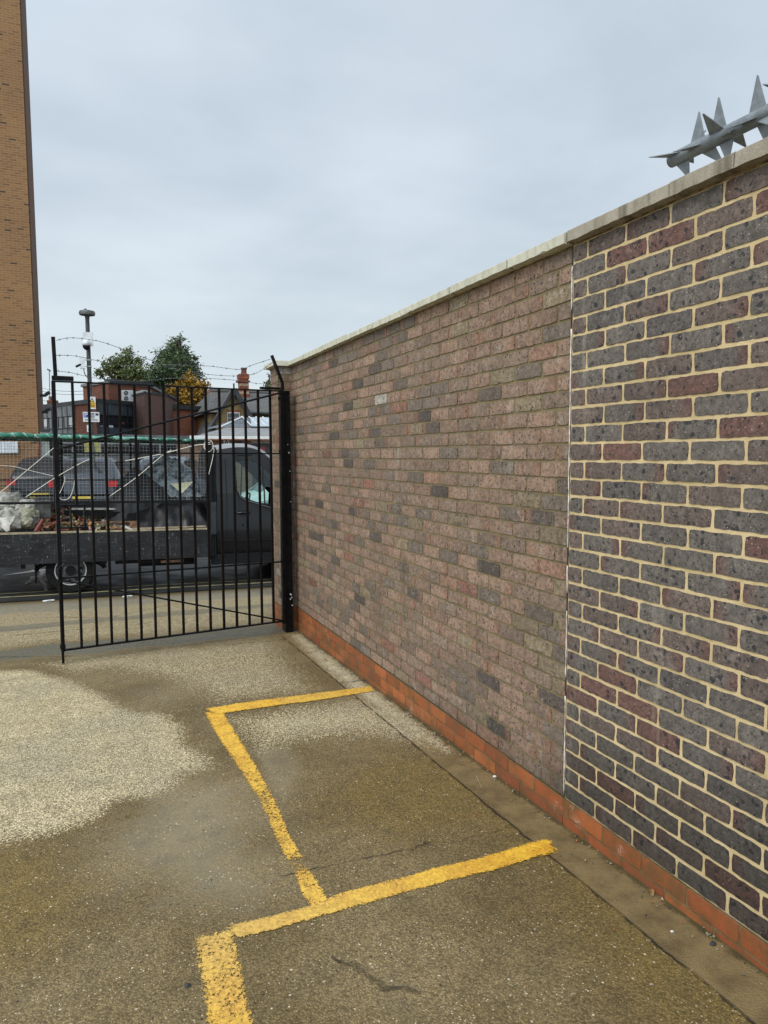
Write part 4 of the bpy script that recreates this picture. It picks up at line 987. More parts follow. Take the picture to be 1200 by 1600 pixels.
tp('chassis_rail', lambda b: b.box((-1.35, 1.37, .38), (2.2, 1.45, .52)), plastic_black)
tp('rear_axle', lambda b: (b.tube([(0, .18, .34), (0, 1.8, .34)], .055, 10), b.tube([(0, 1.0, .34), (.0, 1.02, .34)], .17, 14)), plastic_black)
tp('mudguard', lambda b: b.tube([(.47*math.cos(a), .11, .34+.47*math.sin(a)*.32+.0) for a in [math.pi*k/10 for k in range(11)]], .035, 6), plastic_black)
tp('mud_flap', lambda b: b.box((-.48, -.02, .16), (-.465, .24, .5)), plastic_black)
tp('underrun_rail', lambda b: b.box((.62, -.02, .405), (1.45, .03, .452)), plastic_black)
tp('strap_hook', lambda b: b.box((1.28, -.06, .40), (1.62, .0, .44)), timber)
tp('fuel_tank', lambda b: b.prism([(1.0, .35), (1.85, .35), (1.85, .9), (1.0, .9)], .30, .50), plastic_black)
tp('hanging_bracket', lambda b: b.box((-.66, -.05, .40), (-.60, .0, .49)), plastic_black)
tp('hanging_bracket', lambda b: b.box((.42, -.05, .42), (.50, .0, .49)), plastic_black)
tp('bed_floor', lambda b: b.box((-1.5, -.08, .50), (2.04, 1.98, .56)), timber)
tp('side_board', lambda b: (b.box((-1.5, -.112, .478), (2.03, -.078, .905)), b.box((-1.5, -.118, .470), (2.03, -.076, .485))), dropside_m)
tp('board_ledge', lambda b: b.box((-1.5, -.115, .907), (2.02, -.03, .93)), pale_timber)
tp('side_board', lambda b: b.box((-1.5, 1.98, .478), (2.03, 2.012, .905)), dropside_m)
tp('tailboard', lambda b: b.box((-1.53, -.10, .478), (-1.502, 2.0, .905)), dropside_m)
tp('tail_light', lambda b: b.box((-1.56, .0, .40), (-1.53, .32, .48)), red_lens)
tp('tail_light', lambda b: b.box((-1.56, 1.6, .40), (-1.53, 1.92, .48)), red_lens)
tp('headboard', lambda b: (b.box((2.035, -.09, .48), (2.075, 2.0, 1.40)),), plastic_black)
tp('side_locker', lambda b: (b.box((2.035, -.125, .83), (2.12, -.085, 1.335)), b.box((2.055, -.13, .85), (2.10, -.124, 1.315))), dark_metal)
tp('cab_gap_panel', lambda b: b.box((2.07, -.06, .46), (2.128, .04, 2.05)), plastic_black)
ZC0, ZC1 = 1.352, 2.292
for y in (-.085, 1.99):
    tp('cage_rail', lambda b: b.sq((-1.5, y, ZC0), (2.05, y, ZC0), .034, .034), plastic_black)
    tp('cage_rail', lambda b: b.sq((-1.5, y, ZC1), (2.06, y, ZC1), .045, .034), plastic_black)
for y in (-.085, 1.99):
    for x, w, z0 in ((-1.48, .05, .9), (-.164, .075, ZC0-.01), (.967, .036, ZC0), (2.03, .055, .9)):
        tp('cage_post', lambda b: b.sq((x, y, z0), (x, y, ZC1), .036, w), plastic_black)
for x in (-1.48, 2.03):
    tp('cage_rail', lambda b: b.sq((x, -.085, ZC1), (x, 1.99, ZC1), .04, .034), plastic_black)
tp('cage_rail', lambda b: b.sq((-1.5, 1.955, 1.62), (2.03, 1.955, 1.62), .035, .03), plastic_black)
wiremesh_m = simple('galvanised mesh wire', (.30, .31, .31), .5, .3, .2, 30)
wiremesh_d = simple('dull mesh wire', (.05, .052, .054), .6, .2, .2, 30)
def meshpanel(y, st, w, m):
    def fn(b):
        x = -1.46
        while x < 2.02: b.box((x-w, y-w, ZC0), (x+w, y+w, ZC1)); x += st
        z = ZC0+.03
        while z < ZC1: b.box((-1.48, y-2.2*w, z-w), (2.02, y-.2*w, z+w)); z += st
    tp('mesh_panel', fn, m)
meshpanel(-.062, .05, .0012, wiremesh_m); meshpanel(1.965, .05, .0018, wiremesh_d)
# netting bundled along the top of the cage
net = thing('green_netting', 'green netting bundled and tied along the top of the truck cage', 'netting', (TX, TYY-.09, 1.93), 0, None, .018)
b = MB(); n = 60; pts = []; rs = []
for k in range(n+1):
    x = -1.5+3.5*k/n; f = k/n
    pts.append((x, .012*math.sin(k*1.1), .0-.028*f+.006*math.sin(k*.9))); rs.append((.042-.022*f)*(1+.16*mnoise.noise((k*.7, 0, 2))))
b.tube(pts, rs, 14); b.build('bundle', net_m, net, smooth=True)
for k in range(23):
    b = MB(); x = -1.42+.15*k; f = (x+1.5)/3.5; r_ = .045-.022*f
    b.tube([(x+.035*math.cos(a)*.4+.02*math.sin(a), (r_)*math.cos(a), -.028*f+r_*math.sin(a)) for a in [2*math.pi*q/12 for q in range(13)]], .0014, 4, cap=False); b.build('tie', rope_m, net)
# the rest of the net lies over the cage roof
b = MB(); nxg, nyg = 36, 12
for j in range(nyg+1):
    for i in range(nxg+1):
        x = -1.5+3.52*i/nxg; y = .03+2.05*j/nyg
        b.v.append((x, y, -.015+.03*math.sin(i*.8+j)*.4-.05*math.sin(math.pi*j/nyg)*abs(math.sin(i*.45))))
for j in range(nyg):
    for i in range(nxg): a = j*(nxg+1)+i; b.face((a, a+1, a+nxg+2, a+nxg+1))
b.build('net_sheet', net_m, net, smooth=True)

# ------------------------------------------------------------ load on the truck
def heap(name, label, cat, prof, y0, y1, zb, m, peak=.55, fold=.03, seed=1, n=60, ny=26, group=None, sharp=1., tail=0.):
    """prof: (x world, z world) ridge; sheet draped from y0 over the ridge to y1"""
    r = random.Random(seed); b = MB(); x0, x1 = prof[0][0], prof[-1][0]; ox, oy = (x0+x1)/2, (y0+y1)/2
    for j in range(ny+1):
        v = j/ny
        for i in range(n+1):
            u = i/n; x = x0+(x1-x0)*u; zt = interp(prof, x)
            s = (v/peak if v < peak else 1-(1-tail)*(v-peak)/(1-peak)); s = max(0, s)**sharp
            fz = mnoise.noise((x*5+seed, v*2.2, seed))*fold+mnoise.noise((x*13, v*6, seed+3.))*fold*.45+abs(mnoise.noise((x*4-v*3, v*3+x*2, seed+7.)))*fold*1.6
            yy = y0+(y1-y0)*v+mnoise.noise((x*6, v*5, seed+5.))*fold*1.6
            b.v.append((x-ox, yy-oy, zb+(zt-zb)*s+fz*(.4+.6*math.sin(math.pi*min(1, v*1.2)))))
    for j in range(ny):
        for i in range(n): a = j*(n+1)+i; b.face((a, a+1, a+n+2, a+n+1))
    o = b.build(name, m, None, auto=38); o.location = (ox, oy, 0); tag(o, label, cat, group); return o
Pz = lambda pts, Y: [(lambda p: (p.x, p.z))(at(x, y, Y)) for x, y in pts]
heap('tarpaulin', 'dark grey tarpaulin peaked up into a point inside the truck cage', 'tarpaulin', Pz([(158,806),(166,792),(180,765),(200,737),(211,729),(226,741),(245,752),(262,768),(285,785),(300,806)], 12.1), 11.62, 12.9, .18, tarp_m, .38, .035, 2, sharp=.8)
heap('tarpaulin', 'black crumpled tarpaulin spilling over the load beside the truck cab', 'tarpaulin', Pz([(188,822),(200,806),(222,797),(250,792),(275,786),(300,784),(318,790),(326,806)], 11.7), 11.42, 12.4, .44, simple('black tarpaulin', (.011, .0115, .013), .4, 0, .3, 7, bump=.4, bscale=18, spec=.35), .30, .05, 5, sharp=.55)
heap('polythene_sheet', 'crumpled pale blue polythene sheet piled in the top of the cage', 'plastic sheet', Pz([(212,752),(225,728),(240,716),(256,711),(272,716),(290,728),(304,742),(310,758)], 12.6), 12.1, 13.0, .95, sheet_m, .5, .05, 9, sharp=.7)
b = MB(); q = [at(267, 756, 11.85), at(303, 752, 11.8), at(284, 771, 11.75)]
b.poly(q); b.poly([p+Vector((0, .012, 0)) for p in q][::-1]); 
for k in range(3): b.quad(q[k], q[(k+1) % 3], q[(k+1) % 3]+Vector((0, .012, 0)), q[k]+Vector((0, .012, 0)))
tag(b.build('board_offcut', cream), 'cream triangular board offcut standing in the truck load', 'board')
# sacks
def sack(label, px, py, Y, sx, sz, m, seed, sy=.20, neck=None):
    c = at(px, py, Y); b = MB(); nu, nv = 54, 36
    for j in range(nv+1):
        ph = math.pi*j/nv
        for i in range(nu):
            th = 2*math.pi*i/nu; d = Vector((math.sin(ph)*math.cos(th), math.sin(ph)*math.sin(th), -math.cos(ph)))
            k = .94+.22*mnoise.noise(d*1.7+Vector((seed, 0, 0)))+.30*abs(mnoise.noise(d*3.6+Vector((0, seed, 0))))+.12*abs(mnoise.noise(d*9+Vector((seed, 0, 2))))+.03*mnoise.noise(d*20)
            sq = (abs(d.x)**3+abs(d.y)**3+abs(d.z)**3)**(-1/3)*.55+.45
            b.v.append((d.x*sx*k*sq, d.y*sy*k*sq, d.z*sz*k*sq))
    for j in range(nv):
        for i in range(nu): i2 = (i+1) % nu; b.face((j*nu+i, j*nu+i2, (j+1)*nu+i2, (j+1)*nu+i))
    t = thing('sack', label, 'sack', c); o = b.build('bag', m, t, smooth=True)
    if neck:
        f = MB(); pts = [Vector(p) for p in neck]; n_ = len(pts); 
        for k, p in enumerate(pts):
            for s in (-1, 0, 1): w = .095*(1-k/n_)**1.2+.008; f.v.append((p.x+s*w+.02*math.sin(k*2), p.y-.02*(s == 0), p.z+.02*(s == 1)))
        for k in range(n_-1):
            for s in (0, 1): a = k*3+s; f.face((a, a+1, a+4, a+3))
        f.build('torn_flap', m, t, smooth=True)
    return t
sack('white sack slumped with a torn flap hanging over the board ledge', 14, 812, 11.62, .17, .15, sack_m, 1, .16, neck=[(.0, -.17, .05), (-.02, -.21, -.02), (-.01, -.22, -.09), (.005, -.225, -.15)])
sack('yellowed stuffed sack with dark printed end beside the heap of wood scraps', 44, 809, 11.68, .155, .145, sack_y, 4, .18)
sack('white sack with crumpled top lying on the yellowed sack', 46, 792, 11.86, .17, .11, sack_m, 8, .2)
sack('white sack far back under the left end of the cage', 12, 786, 12.15, .24, .15, sack_m, 12, .25)
b = MB(); c = at(54, 811, 11.50)
for k in range(5): b.box((c.x-.035+.018*k, c.y-.003, c.z-.07+.01*k), (c.x-.026+.018*k, c.y+.003, c.z+.055-.006*k))
lab = b.build('printed_mark', simple('dark print', (.03, .03, .06), .7)); sk = [o for o in bpy.data.objects if o.get('label', '').startswith('yellowed')][0]; lab.parent = sk; lab.location = -sk.location
# wood scraps, brick bits and rubble: nobody could count them
r = random.Random(31); b = MB(); b.c = []
def chip(c, s, col, q=None):
    rot = Matrix.Rotation(r.uniform(0, 6.3), 3, Vector((r.uniform(-1, 1), r.uniform(-1, 1), r.uniform(-1, 1))).normalized())
    i = len(b.v)
    for dx in (-1, 1):
        for dy in (-1, 1):
            for dz in (-1, 1):
                p = c+rot@Vector((dx*s[0]*r.uniform(.7, 1), dy*s[1]*r.uniform(.7, 1), dz*s[2]*r.uniform(.7, 1))); b.v.append(tuple(p)); b.c.append((*col, 1))
    for f in ((0,1,3,2),(4,6,7,5),(0,4,5,1),(2,3,7,6),(0,2,6,4),(1,5,7,3)): b.face([i+k for k in f])
pal = [(.16, .065, .03), (.11, .045, .025), (.22, .13, .07), (.07, .04, .03), (.26, .085, .045), (.34, .28, .17), (.05, .045, .04), (.46, .42, .34), (.28, .20, .05)]
for k in range(900):
    px = r.uniform(58, 222); d = r.random()**1.3; Y = 11.42+1.4*d; base = at(px, 826, 11.45)
    hgt = .02+.13*math.exp(-((px-100)/55)**2)+.03*math.sin(px*.2)
    c = Vector((base.x, Y, .515+.035-.018*(base.x+.27)+r.random()*(hgt+.09*d)))
    big = r.random() < .25
    chip(c, (r.uniform(.03, .11) if big else r.uniform(.012, .035), r.uniform(.008, .03), r.uniform(.006, .022)), [v_*r.uniform(.6, 1.2) for v_ in r.choice(pal if px > 90 else pal[:5])])
m, t, p = newmat('scrap'); scrap_m = m; a = N(t, 'ShaderNodeAttribute', attribute_name='bc'); L(t, a.outputs['Color'], p.inputs['Base Color']); p.inputs['Roughness'].default_value = .85
tag(b.build('rubble', m), 'heap of wood scraps and broken brick along the truck bed', 'rubble', None, 'stuff')
for lab, p0, p1, Y, w, h, mm in (
    ('long reddish timber batten lying along the rubble', (90, 817), (216, 815), 11.44, .03, .022, timber),
    ('pale timber strip along the foot of the black tarpaulin', (205, 826), (322, 822), 11.41, .05, .02, pale_timber),
    ('short thick timber block standing beside the black tarpaulin', (203, 820), (217, 820), 11.43, .06, .09, timber),
    ('black plastic gutter length laid on top of the rubble', (100, 801), (188, 803), 11.9, .09, .075, plastic_black),
    ('pale plank resting along the top of the black gutter', (112, 795), (183, 795), 11.95, .09, .025, sack_m)):
    a_, c_ = at(*p0, Y), at(*p1, Y); b = MB(); mid_ = (a_+c_)/2; b.sq(a_-mid_, c_-mid_, w, h); o = b.build('gutter' if 'gutter' in lab else 'timber_batten', mm); o.location = mid_
    tag(o, lab, 'gutter' if 'gutter' in lab else 'timber')
b = MB(); cc = at(68, 795, 11.75); b.box((-.10, -.1, -.13), (.10, .1, .16)); b.box((-.11, -.11, .16), (.11, .11, .18)); o = b.build('plastic_tub', simple('mottled grey tub', (.10, .11, .10), .7, 0, .5, 12, col2=(.05, .05, .045), bump=.5)); o.location = cc; tag(o, 'dirty dark grey tub between the sacks and the cage post', 'tub')
b = MB()
pts = [at(195+x, y, 11.37) for x, y in ((0, 823), (6, 826), (12, 829), (16, 835), (19, 843))]
o_ = pts[0]; b.tube([p-o_ for p in pts], [.02, .022, .02, .026, .008], 7); o = b.build('rag', sack_m, None, smooth=True); o.location = o_; tag(o, 'white rag hanging over the side board of the truck', 'rag')
# ropes
def rope(label, pts, Y, w=.0055, sag=0):
    P = [at(x, y, Y if not isinstance(Y, list) else Y[k]) for k, (x, y) in enumerate(pts)]
    o_ = P[0].copy(); q = [(p.x-o_.x, p.y-o_.y, p.z-o_.z) for p in P]; b = MB(); n = max(16, len(pts)*6)
    b.tube([crm([tuple(v) for v in q], k/n) for k in range(n+1)], w, 6); o = b.build('rope', rope_m, None, smooth=True); o.location = o_; tag(o, label, 'rope', 'ropes tied over the truck cage')
rope('straight pale rope slanting down to the left end of the cage', [(-30, 792), (0, 770), (42, 735), (84, 700)], 11.345)
rope('slack thin rope sagging across the left cage panel', [(-20, 727), (20, 729), (50, 736), (84, 744)], 11.342, .004)
rope('long pale rope slanting from the rail past the thick cage post', [(40, 777), (84, 748), (120, 727), (143, 716)], 11.346)
rope('pale rope slanting across the dark peaked tarpaulin', [(172, 775), (213, 746), (252, 713), (268, 703)], 11.346)
rope('rope running from the peaked tarpaulin up to the front cage corner', [(196, 720), (240, 712), (270, 705), (305, 696), (330, 694)], 11.34, .007)
rope('small loop of rope hanging beside the thick cage post', [(101, 744), (101, 752), (96, 765), (92, 775), (98, 781), (108, 778), (114, 765), (117, 748)], 11.343, .0045)
rope('coil of rope tied round the front cage corner', [(330, 690), (320, 695), (322, 704), (329, 705), (333, 697), (329, 688), (321, 690), (319, 700), (327, 706), (334, 700), (333, 712), (329, 730), (326, 742)], 11.33, .005)

# ------------------------------------------------------------ cars
def car(label, paint, loc_, rz, Lh=2.05, W=.88, H=1.46, lamp_y=.9, group=None):
    t = thing('parked_car', label, 'car', loc_, rz, group)
    s = H/1.46
    xs1 = [-Lh, -Lh+.04, -Lh+.12, -1.86, -1.72, -1.5, -1.35, -1.30, -.9, -.42, -.34, 0, .35, .5, .62, .80, 1.0, 1.15, 1.3, 1.6, 1.85, Lh-.05, Lh]
    zb = [(-Lh, .70), (-Lh+.12, .93), (-1.5, .95), (.5, .90), (1.15, .86), (1.6, .78), (1.85, .70), (Lh, .50)]
    zt = [(-Lh, .74), (-Lh+.04, .90), (-Lh+.12, .98), (-1.86, 1.05), (-1.5, 1.34), (-1.3, 1.42), (-.4, 1.46), (.35, 1.43), (.5, 1.38), (1.15, .97), (1.3, .93), (1.85, .80), (Lh-.05, .66), (Lh, .54)]
    def rows(x):
        b_, t_ = interp(zb, x)*s, interp(zt, x)*s; gh = max(0, t_-b_); taper = 1-.16*(abs(x)/Lh)**6
        rr_ = [(W*.97, .22), (W, .34), (W*1.01, .58), (W, .68*s), (W*.985, b_-.01), (W*.965, b_+.0), (W*.965-gh*.42, b_+gh*.82), (W*.92-gh*.44, b_+gh*.95), (W*.72-gh*.25, t_+.0), (0, t_+.025)]
        return [(w*taper, min(z, t_+.025) if k > 3 else min(z, b_-.02)) for k, (w, z) in enumerate(rr_)]
    V, F, nc, nr = shell(rows, xs1)
    def gf(i, j, sd):
        a, c = xs1[i], xs1[i+1]
        if j == 5 and ((a >= -1.30 and c <= -.42) or (a >= -.35 and c <= .81)): return ('r' if c <= -.42 else 'f')+str(sd)
        if j >= 8 and a >= -1.87 and c <= -1.49: return 'back'
        if j >= 8 and a >= .49 and c <= 1.16: return 'front'
    build_shell(t, V, F, nc, len(xs1), gf, paint, glass_dark, {'r-1': 'side_window', 'r1': 'side_window', 'f-1': 'side_window', 'f1': 'side_window', 'back': 'rear_window', 'front': 'windscreen'})
    for x in (-1.28, 1.28):
        wheel(t, x, -W*1.01, -1, .31, .2, rim_m, .64); wheel(t, x, W*1.01, 1, .31, .2, rim_m, .64)
    for y in (-W*.80, W*.80-.0):
        b = MB(); b.box((-Lh-.012, y-.12, .74*s), (-Lh+.10, y+.12, .90*s)); b.build('tail_light', red_lens, t)
        b = MB(); b.box((Lh-.14, y-.11, .60*s), (Lh-.015, y+.11, .70*s)); b.build('headlight', white_lens, t)
    b = MB(); b.box((-Lh-.02, -.26, .46), (-Lh+.02, .26, .57)); b.build('number_plate', simple('plate yellow', (.55, .42, .05), .5), t)
    b = MB(); b.box((-Lh-.03, -W*.85, .26), (-Lh+.1, W*.85, .44)); b.build('bumper', plastic_black, t)
    return t
gxy = lambda px, Y: at(px, 760, Y).x
car('dark blue grey hatchback seen from behind through the middle of the cage', carpaint('blue grey paint', (.045, .052, .066)), (gxy(156, 21.5), 21.6, zg(0, 21.6)+.06), R(78), H=1.5)
car('black hatchback with red tail lamp seen behind the thick cage post', carpaint('black paint', (.02, .022, .026)), (gxy(88, 23.8), 23.8, zg(0, 23.8)+.0), R(80), H=1.58)
car('silver blue car seen behind the polythene sheet', carpaint('silver blue paint', (.12, .15, .18)), (gxy(262, 21.5), 21.8, zg(0, 21.8)+.04), R(250), H=1.52)
car('tall white car glimpsed through the truck cab window', carpaint('white paint', (.55, .58, .57)), (gxy(345, 15.6)+1.95, 15.9, zg(3, 15.9)), R(180), H=1.92)
car('red car nosing in at the left edge behind the white car', carpaint('red paint', (.55, .02, .025)), (gxy(26, 18.)-2.1, 18., zg(-3, 17.5)-.02), R(0), H=1.35)
car('white car low at the left edge in front of the red car', carpaint('bright white paint', (.66, .68, .70)), (gxy(33, 15.4)-2.1, 15.6, zg(-3, 15.5)), R(4), H=1.46)

# ------------------------------------------------------------ lamp post with cameras and signs
LY = 20.
pole_m = simple('dark green grey pole paint', (.040, .048, .048), .5, 0, .2, 10)
lp0 = at(141.5, 640, LY); lx = .165
lamp = thing('lamp_post', 'tall dark lamp post with flat round head carrying cameras behind the gate', 'lamp post', (lx, LY, zg(0, LY)))
GZ = zg(0, LY)
def lz(py): return at(140, py, LY).z-GZ
b = MB(); b.tube([(0, 0, 0), (0, 0, 1.1), (0, 0, 1.15), (0, 0, lz(545)), (0, 0, lz(500)), (.0, 0, lz(492))], [.075, .075, .055, .052, .05, .062], 14); b.build('pole', pole_m, lamp, auto=50)
b = MB(); zt_ = lz(489)
b.tube([(0, 0, zt_-.075), (0, 0, zt_-.06), (0, 0, zt_-.01), (0, 0, zt_+.04), (0, 0, zt_+.07)], [.10, .185, .20, .18, .06], 20); b.tube([(-.04, 0, zt_+.06), (-.04, 0, zt_+.10)], .03, 10)
b.build('lamp_head', simple('grey lamp housing', (.10, .11, .11), .5, 0, .3, 14), lamp, auto=40)
b = MB(); b.box((-.125, -.10, lz(541)), (.125, -.055, lz(520))); bx_ = b.build('equipment_box', white_plastic, lamp)
cm = thing('dome_camera', 'white and black dome security camera below the pale box on the lamp post', 'security camera', (lx-.045, LY-.17, GZ+lz(541)))
b = MB(); b.tube([(0, 0, -.01), (0, 0, .06), (0, 0, .14), (0, 0, .16)], [.098, .095, .06, .02], 16); b.build('housing', white_plastic, cm, smooth=True)
b = MB(); b.tube([(0, 0, -.01), (0, 0, -.05), (0, 0, -.10), (0, 0, -.125)], [.094, .09, .06, .02], 16); b.build('dome', plastic_black, cm, smooth=True)
c2 = thing('security_camera', 'small black bullet camera on a white box at the left of the lamp post', 'security camera', (lx-.15, LY-.08, GZ+lz(568)))
b = MB(); b.sq((.0, 0, -.15), (-.02, 0, .15), .09, .12); b.build('box', white_plastic, c2)
b = MB(); b.tube([(-.16, -.06, -.11), (-.04, -.02, -.04)], .028, 10); b.build('barrel', plastic_black, c2)
b = MB(); b.tube([(.02, -.02, -.14), (.03, -.02, -.25), (.06, -.02, -.32), (.13, -.02, -.35)], .011, 6); b.build('cable', plastic_black, c2)
for k, z in enumerate((-.08, .08)): b = MB(); b.tube([(.15+.07*math.cos(a), .08+.07*math.sin(a), z) for a in [2*math.pi*q/14 for q in range(15)]], .009, 5, cap=False); b.box((.02, -.01, z-.008), (.10, .02, z+.008)); b.build('strap', white_plastic, c2)
def plate(name, label, x0, y0, x1, y1, m, dy=-.09, cat='sign'):
    a_, c_ = at(x0, y1, LY+dy), at(x1, y0, LY+dy); cen = (a_+c_)/2
    t = thing(name, label, cat, cen); b = MB(); w, h = (c_.x-a_.x)/2, (c_.z-a_.z)/2; b.box((-w, -.006, -h), (w, .006, h)); b.build('plate', m, t); return t, w, h
sign_white = simple('sign white', (.62, .64, .64), .5, 0, .05, 8); sign_y = simple('sign yellow', (.70, .42, .03), .5, 0, .05, 8); sign_b = simple('sign blue', (.02, .06, .28), .5, 0, .05, 8); ink = simple('sign black', (.02, .02, .022), .6)
def text_mesh(name, txt, size, m, parent, loc_):
    cu = bpy.data.curves.new(name, 'FONT'); cu.body = txt; cu.size = size; cu.extrude = .001; cu.align_x = 'CENTER'; cu.align_y = 'CENTER'
    o = bpy.data.objects.new(name, cu); COL.objects.link(o); dg = bpy.context.evaluated_depsgraph_get(); me = bpy.data.meshes.new_from_object(o.evaluated_get(dg)); bpy.data.objects.remove(o)
    me.transform(Matrix.Rotation(R(90), 4, 'X')); q = link(name, me, m, parent); q.location = loc_; return q
t, w, h = plate('warning_sign', 'white and yellow warning sign with black triangle high on the lamp post', 137, 620, 149, 639, sign_white)
b = MB(); b.box((-w*.5, -.009, -h*.78), (w*.9, -.0065, h*.1)); b.build('yellow_panel', sign_y, t)
b = MB(); b.poly([(-w*.45, -.010, h*.12), (w*.75, -.010, h*.12), (w*.15, -.010, h*.86)][::1]); b.build('triangle', ink, t)
b = MB(); b.poly([(-w*.18, -.0125, h*.22), (w*.48, -.0125, h*.22), (w*.15, -.0125, h*.62)]); b.build('triangle_centre', sign_y, t)
for z in (-.15, -.4, -.62): b = MB(); b.box((-w*.35, -.0115, h*z-.008), (w*.75, -.0105, h*z+.008)); b.build('text_line', ink, t)
t, w, h = plate('parking_sign', 'grey and white parking sign with blue P panel on the lamp post', 130, 644, 155, 659, sign_white)
b = MB(); b.box((-w*.92, -.009, -h*.1), (-w*.35, -.0065, h*.86)); b.build('blue_panel', sign_b, t)
text_mesh('letter_p', 'P', .17, sign_white, t, (-w*.64, -.0105, h*.38))
for z, x0 in ((.7, -.2), (.42, -.2), (.14, -.2), (-.2, -.1), (-.6, -.8)): b = MB(); b.box((w*x0, -.009, h*z-.010), (w*(.4 if z > -.5 else .8), -.0065, h*z+.010)); b.build('text_line', ink, t)
b = MB(); b.box((w*.52, -.009, h*.3), (w*.9, -.0065, h*.75)); b.build('pictogram', ink, t)
t, w, h = plate('small_sign', 'small white rounded sign below the parking sign on the lamp post', 136, 664, 142.5, 675, sign_white)
b = MB(); b.box((-w*.5, -.009, -h*.5), (w*.5, -.0065, -h*.2)); b.box((-w*.2, -.009, .0), (w*.5, -.0065, h*.5)); b.build('pictogram', ink, t)
for k, (x0, x1, lab) in enumerate(((132, 140, 'left of two yellow green notices on the frontage below the signs'), (148, 156, 'right of two yellow green notices on the frontage below the signs'))):
    a_, c_ = at(x0, 706, 22.5), at(x1, 686, 22.5); b = MB(); cen = (a_+c_)/2; b.box((-(c_.x-a_.x)/2, -.01, -(c_.z-a_.z)/2), ((c_.x-a_.x)/2, .01, (c_.z-a_.z)/2)); o = b.build('notice_board', simple('notice yellow', (.42, .38, .10), .6, 0, .4, 7, col2=(.20, .20, .06))); o.location = cen; tag(o, lab, 'notice')

# ------------------------------------------------------------ buildings
tower_b = brickmat('tan brick', (.275, .135, .050), (.185, .084, .032), (.25, .165, .085), ms=.012, extra=(.075, .038, .02))
tower_s = brickmat('darker brown side brick', (.13, .062, .038), (.10, .05, .032), (.16, .09, .05), ms=.01)
red_b = brickmat('red brick', (.24, .075, .04), (.15, .045, .028), (.17, .09, .06), ms=.009, extra=(.30, .12, .06))
purple_b = brickmat('purple brown brick', (.145, .075, .06), (.11, .056, .048), (.13, .08, .065), ms=.008)
orange_b = brickmat('bright red brick', (.34, .10, .045), (.22, .06, .03), (.20, .10, .065), ms=.010, extra=(.11, .04, .025))
yellow_b = brickmat('yellow stock brick', (.38, .27, .12), (.28, .19, .08), (.22, .17, .10), ms=.010)
slate = brickmat('grey slates', (.150, .143, .130), (.100, .096, .088), (.05, .05, .052), w=.28, h=.2, ms=.012, bumpv=.5)
slate_l = brickmat('pale grey slates', (.26, .265, .27), (.20, .205, .21), (.12, .12, .125), w=.3, h=.2, ms=.012, bumpv=.5)
fascia_d = simple('dark fascia', (.028, .030, .033), .6, 0, .2, 4)
fascia_w = simple('white fascia', (.66, .67, .66), .6, 0, .08, 4)
panel_g = simple('grey cladding panel', (.16, .175, .19), .5, 0, .12, 3)
panel_d = simple('blue grey cladding panel', (.055, .068, .082), .5, 0, .12, 3)
frame_d = simple('dark window frame', (.02, .022, .025), .5)
frame_w = simple('white window frame', (.62, .62, .60), .5)
blind_m = simple('white blind', (.62, .64, .66), .8, 0, .06, 5)
terracotta = simple('terracotta', (.30, .085, .04), .8, 0, .3, 5)

def bpart(name, fn, m, root, **k):
    b = MB(); fn(b); o = b.build(name, m, root, **k)
    o.location = -Vector(root.location); return o
class Wall:
    """vertical wall plane through two ground points (given by px column and Y)"""
    def __init__(s, px0, Y0, px1, Y1):
        a = at(px0, 640, Y0); c = at(px1, 640, Y1); s.a = Vector((a.x, a.y)); s.c = Vector((c.x, c.y)); s.d = (s.c-s.a).normalized(); s.n = Vector((s.d.y, -s.d.x)); s.L = (s.c-s.a).length
        if s.n.y > 0: s.n = -s.n
    def hit(s, px, py):
        r = ray(px, py); t = s.a.dot(s.n)/Vector((r.x, r.y)).dot(s.n); P = r*t; return (Vector((P.x, P.y))-s.a).dot(s.d), P.z+EYE
    def P(s, u, z, dep=0): q = s.a+s.d*u+s.n*dep; return (q.x, q.y, z)
    def rect(s, b, px0, py0, px1, py1, d0=.0, d1=.03, m=0):
        pm = (px0+px1)/2; u0 = s.hit(px0, (py0+py1)/2)[0]; u1 = s.hit(px1, (py0+py1)/2)[0]; z1 = s.hit(pm, py0)[1]; z0 = s.hit(pm, py1)[1]; s.slab(b, u0, u1, z0, z1, d0, d1, m)
    def slab(s, b, u0, u1, z0, z1, d0=0., d1=.03, m=0):
        i = len(b.v)
        for u, d in ((u0, d1), (u1, d1), (u1, d0), (u0, d0)):
            for z in (z0, z1): b.v.append(s.P(u, z, d))
        uv = [(u0, z0), (u1, z0), (u1, z1), (u0, z1)]
        b.face((i, i+2, i+3, i+1), m, uv); b.face((i+2, i+4, i+5, i+3), m, [(0, z0), (d1-d0, z0), (d1-d0, z1), (0, z1)]); b.face((i+4, i+6, i+7, i+5), m, uv); b.face((i+6, i, i+1, i+7), m, [(0, z0), (d1-d0, z0), (d1-d0, z1), (0, z1)])
        b.face((i+1, i+3, i+5, i+7), m, [(u0, 0), (u1, 0), (u1, d1-d0), (u0, d1-d0)]); b.face((i, i+6, i+4, i+2), m, [(u0, 0), (u1, 0), (u1, d1-d0), (u0, d1-d0)])
        return b

